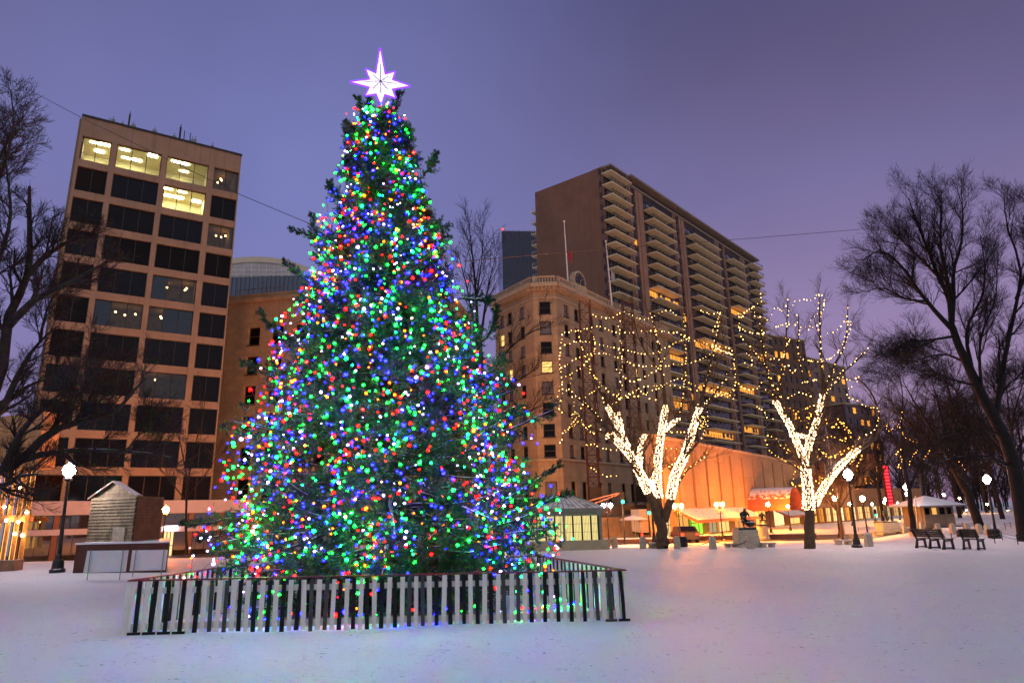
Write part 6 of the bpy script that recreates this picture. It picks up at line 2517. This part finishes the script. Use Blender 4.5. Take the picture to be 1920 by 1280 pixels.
# white van behind the spruce and box truck by the elm
for px, y, lab, w_, h_, L_ in ((868, 66, 'white van parked behind the spruce before the amber shops', 4.6, 2.1, 2.0), (1222, 70, 'white box truck with red tail lights left of the first elm trunk', 2.2, 2.9, 5.0)):
    b = on_ground(px, y)
    root = T('van' if L_ < 3 else 'box_truck', lab, 'van' if L_ < 3 else 'truck', b)
    mb = MB()
    if L_ < 3:
        mb.extr([b + Vector((x, 0, z)) for x, z in ((-2.3, .35), (2.3, .35), (2.3, 1.0), (1.5, 1.15), (1.1, 1.9), (.8, 2.05), (-2.2, 2.05), (-2.3, 1.8))], Vector((0, 1.9, 0)))
    else:
        mb.box((b.x, b.y + 2.5, b.z + 1.9), (2.2, 5, 2.3))
    mb.build('body', m_carwhite, root)
    if L_ < 3:
        for x0_, x1_ in ((-1.9, -.9), (-.7, .25), (.4, 1.05)):
            g_ = MB()
            g_.box((b.x + (x0_ + x1_) / 2, b.y - .01, b.z + 1.55), (x1_ - x0_, .03, .55))
            g_.build('window', m_dglass, root)
        for x in (-1.5, 1.5):
            wv = MB()
            wv.tube([b + Vector((x, -.02, .35)), b + Vector((x, .22, .35))], .35, 14)
            wv.build('wheel', m_black, root)
    else:
        cb = MB()
        cb.box((b.x, b.y + 2.6, b.z + .62), (2.0, 5.2, .2))
        cb.build('chassis', m_black, root)
        for x in (-.95, .95):
            tl = MB()
            tl.box((b.x + x, b.y - .03, b.z + .55), (.2, .05, .2))
            tl.build('tail_light', e_redl, root)
            wv = MB()
            wv.tube([b + Vector((x - .12, .9, .42)), b + Vector((x + .12, .9, .42))], .42, 14)
            wv.build('wheel', m_black, root)
        dr = MB()
        for k in range(8):
            dr.box((b.x, b.y - .015, b.z + .95 + k * .27), (2.0, .025, .24))
        dr.build('rear_door', M('truck_door', (.55, .45, .28), .6, .1, 1, 0), root)

# red lit blade sign, red banners
y = 108
p_t, p_b = at(1657, 872, y), at(1671, 948, y)
root = T('blade_sign', 'tall vertical red neon sign over the street behind the third statue', 'neon sign', Vector((p_b.x, y, gh(p_b.x, y))))
mb = MB()
mb.tube([Vector((p_b.x, y + .4, gh(p_b.x, y))), Vector((p_b.x, y + .4, p_t.z))], .15, 8)
mb.build('pole', m_iron, root)
mb = MB()
mb.box((p_b.x, y + .1, (p_t.z + p_b.z) / 2), (1.1, .3, p_t.z - p_b.z))
mb.build('panel', M('sign_panel', (.10, .01, .01), .6, .2, 2, 0), root)
mb = MB()
n_ = 12
for k in range(n_):
    z_ = p_b.z + (p_t.z - p_b.z) * (k + .5) / n_
    mb.box((p_b.x, y - .1, z_), (.62, .08, .30))
mb.build('lights', E('neon_red', (1, .012, .02), 7), root)['kind'] = 'stuff'
mb = MB()
for px, py, hh, ww in ((1713, 962, 2.6, .9), (1723, 962, 2.6, 1.2)):
    p = at(px, py, 100)
    rt = T('lit_banner', 'red glowing street banner ' + ('nearer the lamp' if px == 1713 else 'touching the booth') + ' left of the booth', 'banner', Vector((p.x, 100, gh(p.x, 100))))
    m2 = MB()
    m2.tube([Vector((p.x - ww / 2, 100, gh(p.x, 100))), Vector((p.x - ww / 2, 100, p.z + hh / 2))], .05, 6)
    m2.build('pole', m_iron, rt)
    m2 = MB()
    m2.box((p.x, 100, p.z), (ww, .08, hh))
    m2.build('panel', E('banner_red', (1, .05, .03), 1.2), rt)

# slim leaning pole by the second elm and thin pole near the booth
for x0_, y0_, x1_, y1_, r, lab in ((1585, 1010, 1548, 800, .05, 'slim pale pole leaning beside the second elm'), (1721, 994, 1716, 930, .05, 'slim pale pole just left of the booth')):
    b = ground(x0_, y0_)
    t = at(x1_, y1_, b.y)
    mb = MB()
    mb.tube([b - Z * .1, t], [r * 1.3, r * .8], 8)
    mb.lathe(b, [(.35, 0), (.33, .2), (.1, .26)], 10)
    tag(mb.build('pole', m_metal, None, b), lab, 'pole')

# site hoarding and cafe umbrella at the hotel's foot
hb = on_ground(1148, 78)
root = T('site_hoarding', 'amber lit plywood hoarding along the foot of the hotel', 'hoarding', hb)
x0, x1 = at(1120, 980, 78).x, at(1235, 980, 78).x
for k in range(8):
    a, b_ = x0 + (x1 - x0) * k / 8, x0 + (x1 - x0) * (k + 1) / 8
    mb = MB()
    mb.box(((a + b_) / 2, 78 + (k % 2) * .04, GZ + 1.35), (b_ - a - .02, .06, 2.5))
    mb.build('panel', M('plywood', (.36, .22, .10), .8, .3, 2, .1) if k == 0 else bpy.data.materials['plywood'], root)
mb = MB()
mb.box(((x0 + x1) / 2, 79.2, GZ + 3.0), (x1 - x0, 2.6, .25))
mb.box(((x0 + x1) / 2, 78.0, GZ + 3.5), (x1 - x0, .08, .8))
mb.build('roof', m_frame_dk, root)
ub = on_ground(1192, 70)
root = T('cafe_umbrella', 'pale cafe umbrella on the pavement before the hoarding', 'umbrella', ub)
mb = MB()
mb.tube([ub, ub + Z * 2.4], .04, 6)
mb.build('pole', m_metal, root)
mb = MB()
mb.lathe(ub, [(1.5, 2.0), (1.5, 2.06), (.8, 2.32), (.05, 2.5)], 8)
mb.build('canopy', M('umbrella_cloth', (.4, .4, .5), .8, .1, 2, 0, snow=.5), root)

# overhead guy wires
for pts, lab in (([(-60, 108, 24), (155, 222, 20), (453, 366, 17.2), (606, 430, 16.2)], 'thin dark guy wire from the upper left sky down to the spruce'), ([(872, 490, 16.2), (1060, 472, 22), (1380, 449, 31), (1650, 427, 38)], 'thin dark guy wire from the spruce to the big tree on the right')):
    P = [at(*p) for p in pts]
    q = []
    for i in range(len(P) - 1):
        for j in range(6):
            q.append(P[i].lerp(P[i + 1], j / 6))
    q.append(P[-1])
    mb = MB()
    mb.tube(q, .012, 4)
    tag(mb.build('guy_wire', m_frame_dk, None, P[0]), lab, 'wire')

# ------------------------------------------------------------------ render settings
SC.render.engine = 'CYCLES'
cy = SC.cycles
cy.use_denoising = True
cy.denoiser = 'OPENIMAGEDENOISE'
cy.use_adaptive_sampling = True
cy.adaptive_threshold = .015
cy.max_bounces = 6
cy.diffuse_bounces = 3
cy.glossy_bounces = 3
cy.transmission_bounces = 3
cy.transparent_max_bounces = 8
cy.sample_clamp_indirect = 4
cy.caustics_reflective = False
cy.caustics_refractive = False
cy.use_light_tree = True
SC.view_settings.view_transform = 'Standard'
SC.view_settings.look = 'None'
SC.view_settings.exposure = 0
SC.view_settings.gamma = 1
for o in SC.objects:
    if o.parent is None and o.get('category') and 'kind' not in o:
        o['kind'] = 'thing'
